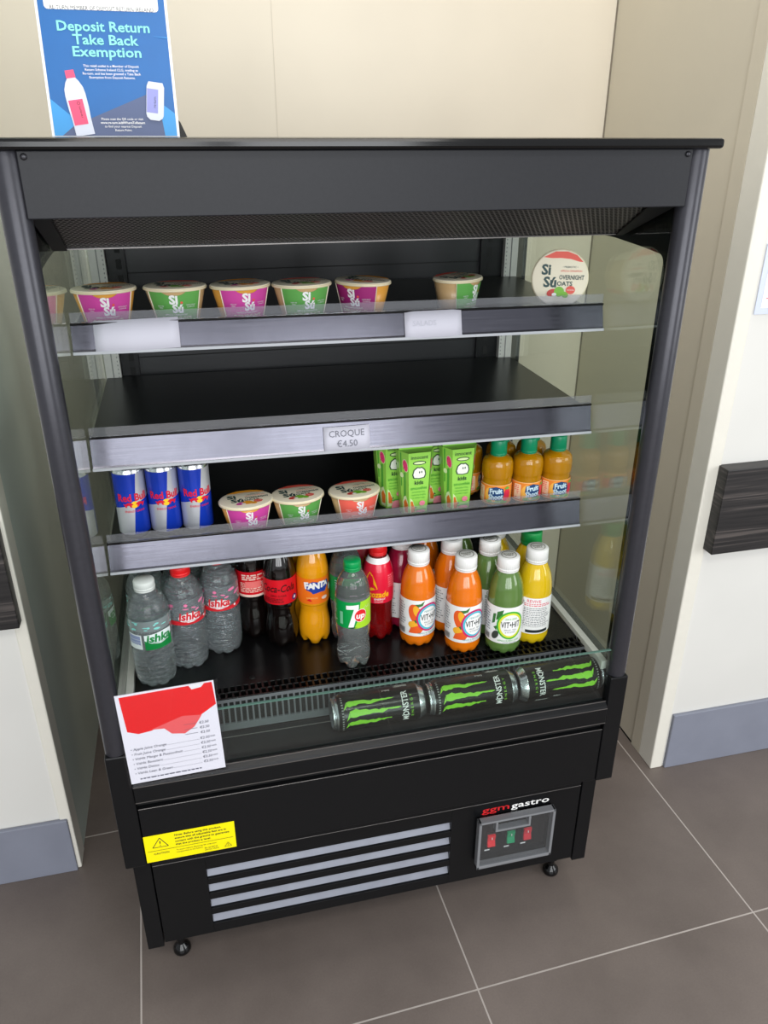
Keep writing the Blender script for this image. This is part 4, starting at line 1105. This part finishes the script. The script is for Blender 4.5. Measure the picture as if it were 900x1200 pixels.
def luco(label):
    o = bottle('red_energy_bottle', label, 'bottle', LP, LRED, (.0170, .183, .200, M('cap_red', (226, 30, 34), .3)), petals(6, .018, .008), 'red energy drink bottles')
    P = Print(cyl_map(lambda v: lr(v)), step=.004, base=.0005, inc=.00015)
    def band(v0, v1, m, lay, n=8):
        vs_ = lin_(v0, v1, n)
        for a, b in zip(vs_, vs_[1:]):
            ga, gb = PI * lr(a), PI * lr(b)
            us = lin_(-1, 1, 41)
            P.mb.grid(lambda t, v: ((lr(v) + .0005 + lay * .00015) * math.cos(-PI / 2 + PI * t), (lr(v) + .0005 + lay * .00015) * math.sin(-PI / 2 + PI * t), v), us, [a, b], m)
    band(.086, .166, LSL, 0, 12); band(.166, .176, VLAB, 0, 4)
    P.fn = lambda u, v, q: ((lr(v) + q) * math.cos(-PI / 2 + u / .0294), (lr(v) + q) * math.sin(-PI / 2 + u / .0294), v)
    P.k = 2
    P.poly([(-.026, .112), (-.008, .118), (-.012, .132), (-.018, .146), (-.025, .152), (-.031, .140), (-.030, .124)], LYE); P.poly([(-.024, .128), (-.012, .116), (-.010, .120), (-.022, .136)], LSL)
    P.text('Lucozade', -.013, .1065, .0125, LYE, bold=.03, shear=.15, w=.052); P.text('ENERGY', -.004, .096, .004, WHITE, bold=.01); P.lines(.012, .03, .118, .145, 6, M('sleeve_pale', (244, 150, 160), .5), .0015)
    P.text('ORIGINAL', -.006, .0905, .0026, WHITE)
    P.build('shrink_sleeve', o); return o
l1 = luco('red energy drink bottle with red cap and yellow lettering'); place(l1, (.4985, .229, zd), rad(2))
dup(l1, (.487, .2985, zd), rad(40), 'red energy drink bottle mostly hidden behind the front red one')

# --- small fruit drinks on the lowest shelf
FP = [(.003, .006), (.015, .002), (.0235, .0005), (.0268, .004)] + spline([(.0284, .010), (.0288, .018), (.0280, .022), (.0278, .054), (.0290, .062), (.0294, .072), (.0290, .084), (.0262, .0935), (.0185, .0995), (.0140, .102)], 4) + [(.0140, .104)]
fr = prof_r(FP)
FJ = M('fruit_drink', (214, 148, 14), .07, coat=.6, noise=.1, nscale=40, trans=.35, ior=1.33); FCG = M('cap_teal_green', (0, 140, 96), .3); FOL = M('label_orange', (240, 140, 50), .4); FWH = M('label_pale_blue', (206, 230, 240), .4); FNV = M('label_navy', (30, 70, 120), .4); FRB = M('label_berry', (226, 46, 74), .4); FGR = M('label_green', (112, 176, 70), .4)
def fshoot(label):
    o = bottle('fruit_drink_bottle', label, 'bottle', FP, FJ, (.0150, .103, .132, FCG), petals(6, .012, .004), 'small fruit drink bottles')
    fm0 = cyl_map(lambda v: max(fr(v), .0284) if v > .006 else .0284)
    fmap = lambda u, v, q: fm0(u * 1.12, (v - .022) * 1.16 + .0095, q)
    P = Print(fmap, step=.004, base=.0005, inc=.00015); g_ = PI * .0282
    P.rect(-g_, g_, .022, .056, M('label_edge', (246, 196, 130), .4)); P.rect(-g_, g_, .0232, .0548, FOL)
    P.ell(-.009, .038, .0105, .014, M('slice_light', (252, 186, 80), .4)); P.poly([(-.016, .0245), (.020, .0245), (.020, .029), (.004, .032), (-.016, .029)], FGR)
    P.poly([(-.012, .050), (.0, .0535), (.012, .050), (.014, .040), (.010, .030), (-.008, .030), (-.013, .040)], FNV); P.text('Fruit', 0, .0460, .0085, FWH, bold=.04, rot=4, w=.021, layer=P.k); P.text('Shoot', 0, .0360, .0085, FWH, bold=.04, rot=4, w=.024, layer=P.k); P.k += 1
    P.text('ORANGE', .0, .0272, .0028, WHITE)
    P.ell(.0195, .040, .0060, .0095, FRB); P.ell(.0165, .0335, .0042, .0050, FRB, 0); P.poly([(.014, .050), (.019, .054), (.024, .050), (.019, .048)], FGR)
    P.rrect(-.032, -.020, .0265, .0525, .002, M('label_pale', (244, 214, 176), .45)); P.lines(-.031, -.021, .028, .051, 7, FRB, .0013)
    P.lines(.032, .07, .027, .052, 6, DARK, .0012)
    P.build('wrap_label', o); return o
b1 = fshoot('small orange fruit drink with green cap, leftmost of the front three beside the carton'); place(b1, (.737, .256, z3), rad(-22))
dup(b1, (.7975, .256, z3), rad(4), 'small orange fruit drink with green cap, middle of the front three')
dup(b1, (.8555, .2805, z3), rad(0), 'small orange fruit drink with green cap, rightmost of the front three at the glass') if False else dup(b1, (.8575, .256, z3), rad(-2), 'small orange fruit drink with green cap, rightmost of the front three at the glass')
dup(b1, (.700, .322, z3), rad(60), 'small orange fruit drink in the second row behind the right carton')
dup(b1, (.769, .322, z3), rad(50), 'small orange fruit drink in the second row between the front left two')
dup(b1, (.831, .318, z3), rad(40), 'small orange fruit drink in the second row between the front right two')

# what stands on the leaning shelves follows them
for o in list(SC.objects):
    if o.parent is None and o.name.split('.')[0] in ('oat_pot', 'slim_drink_can', 'kids_drink_carton', 'fruit_drink_bottle'):
        o.location.z += lift(o.location.x)

# ------------------------------------------------------------------ light
def area(name, loc, target, sx, sy, power, col=(1, 1, 1)):
    l = bpy.data.lights.new(name, 'AREA'); l.shape = 'RECTANGLE'; l.size = sx; l.size_y = sy; l.energy = power; l.color = col
    o = bpy.data.objects.new(name, l); COL.objects.link(o); o.location = loc
    d = Vector(target) - Vector(loc); o.rotation_euler = d.to_track_quat('-Z', 'Y').to_euler(); return o
for wx, pw in ((-1.45, 40), (-.15, 44), (1.15, 52)):
    area('window_daylight', (wx, -4.4, 1.7), (wx * .4 + .2, 0, 1.1), 1.12, 2.2, pw, (.96, .98, 1.0))
area('side_window_daylight', (4.3, -2.7, 1.75), (-.1, .4, 1.1), 2.2, 2.0, 70, (.97, .99, 1.0))
area('ceiling_lamp', (.5, -1.6, 2.75), (.5, -1.4, 0), 1.2, .6, 24, (1, .96, .9))
area('niche_ceiling_lamp', (.75, .12, 2.85), (.75, .35, 1.0), 1.0, .5, 17, (1, .97, .92))
wd = bpy.data.worlds.new('world'); SC.world = wd; wd.use_nodes = True
bg = wd.node_tree.nodes['Background']; bg.inputs[0].default_value = (.93, .96, 1.0, 1); bg.inputs[1].default_value = .62

vs_ = SC.view_settings
SC.display_settings.display_device = 'sRGB'
vs_.view_transform = 'Standard'; vs_.look = 'None'; vs_.gamma = 1.0; vs_.use_curve_mapping = False; vs_.exposure = 0.0
SC.cycles.max_bounces = 12; SC.cycles.transparent_max_bounces = 24; SC.cycles.transmission_bounces = 10; SC.cycles.glossy_bounces = 6
SC.cycles.caustics_refractive = False; SC.cycles.caustics_reflective = False; SC.cycles.sample_clamp_indirect = 6
bpy.context.view_layer.update()
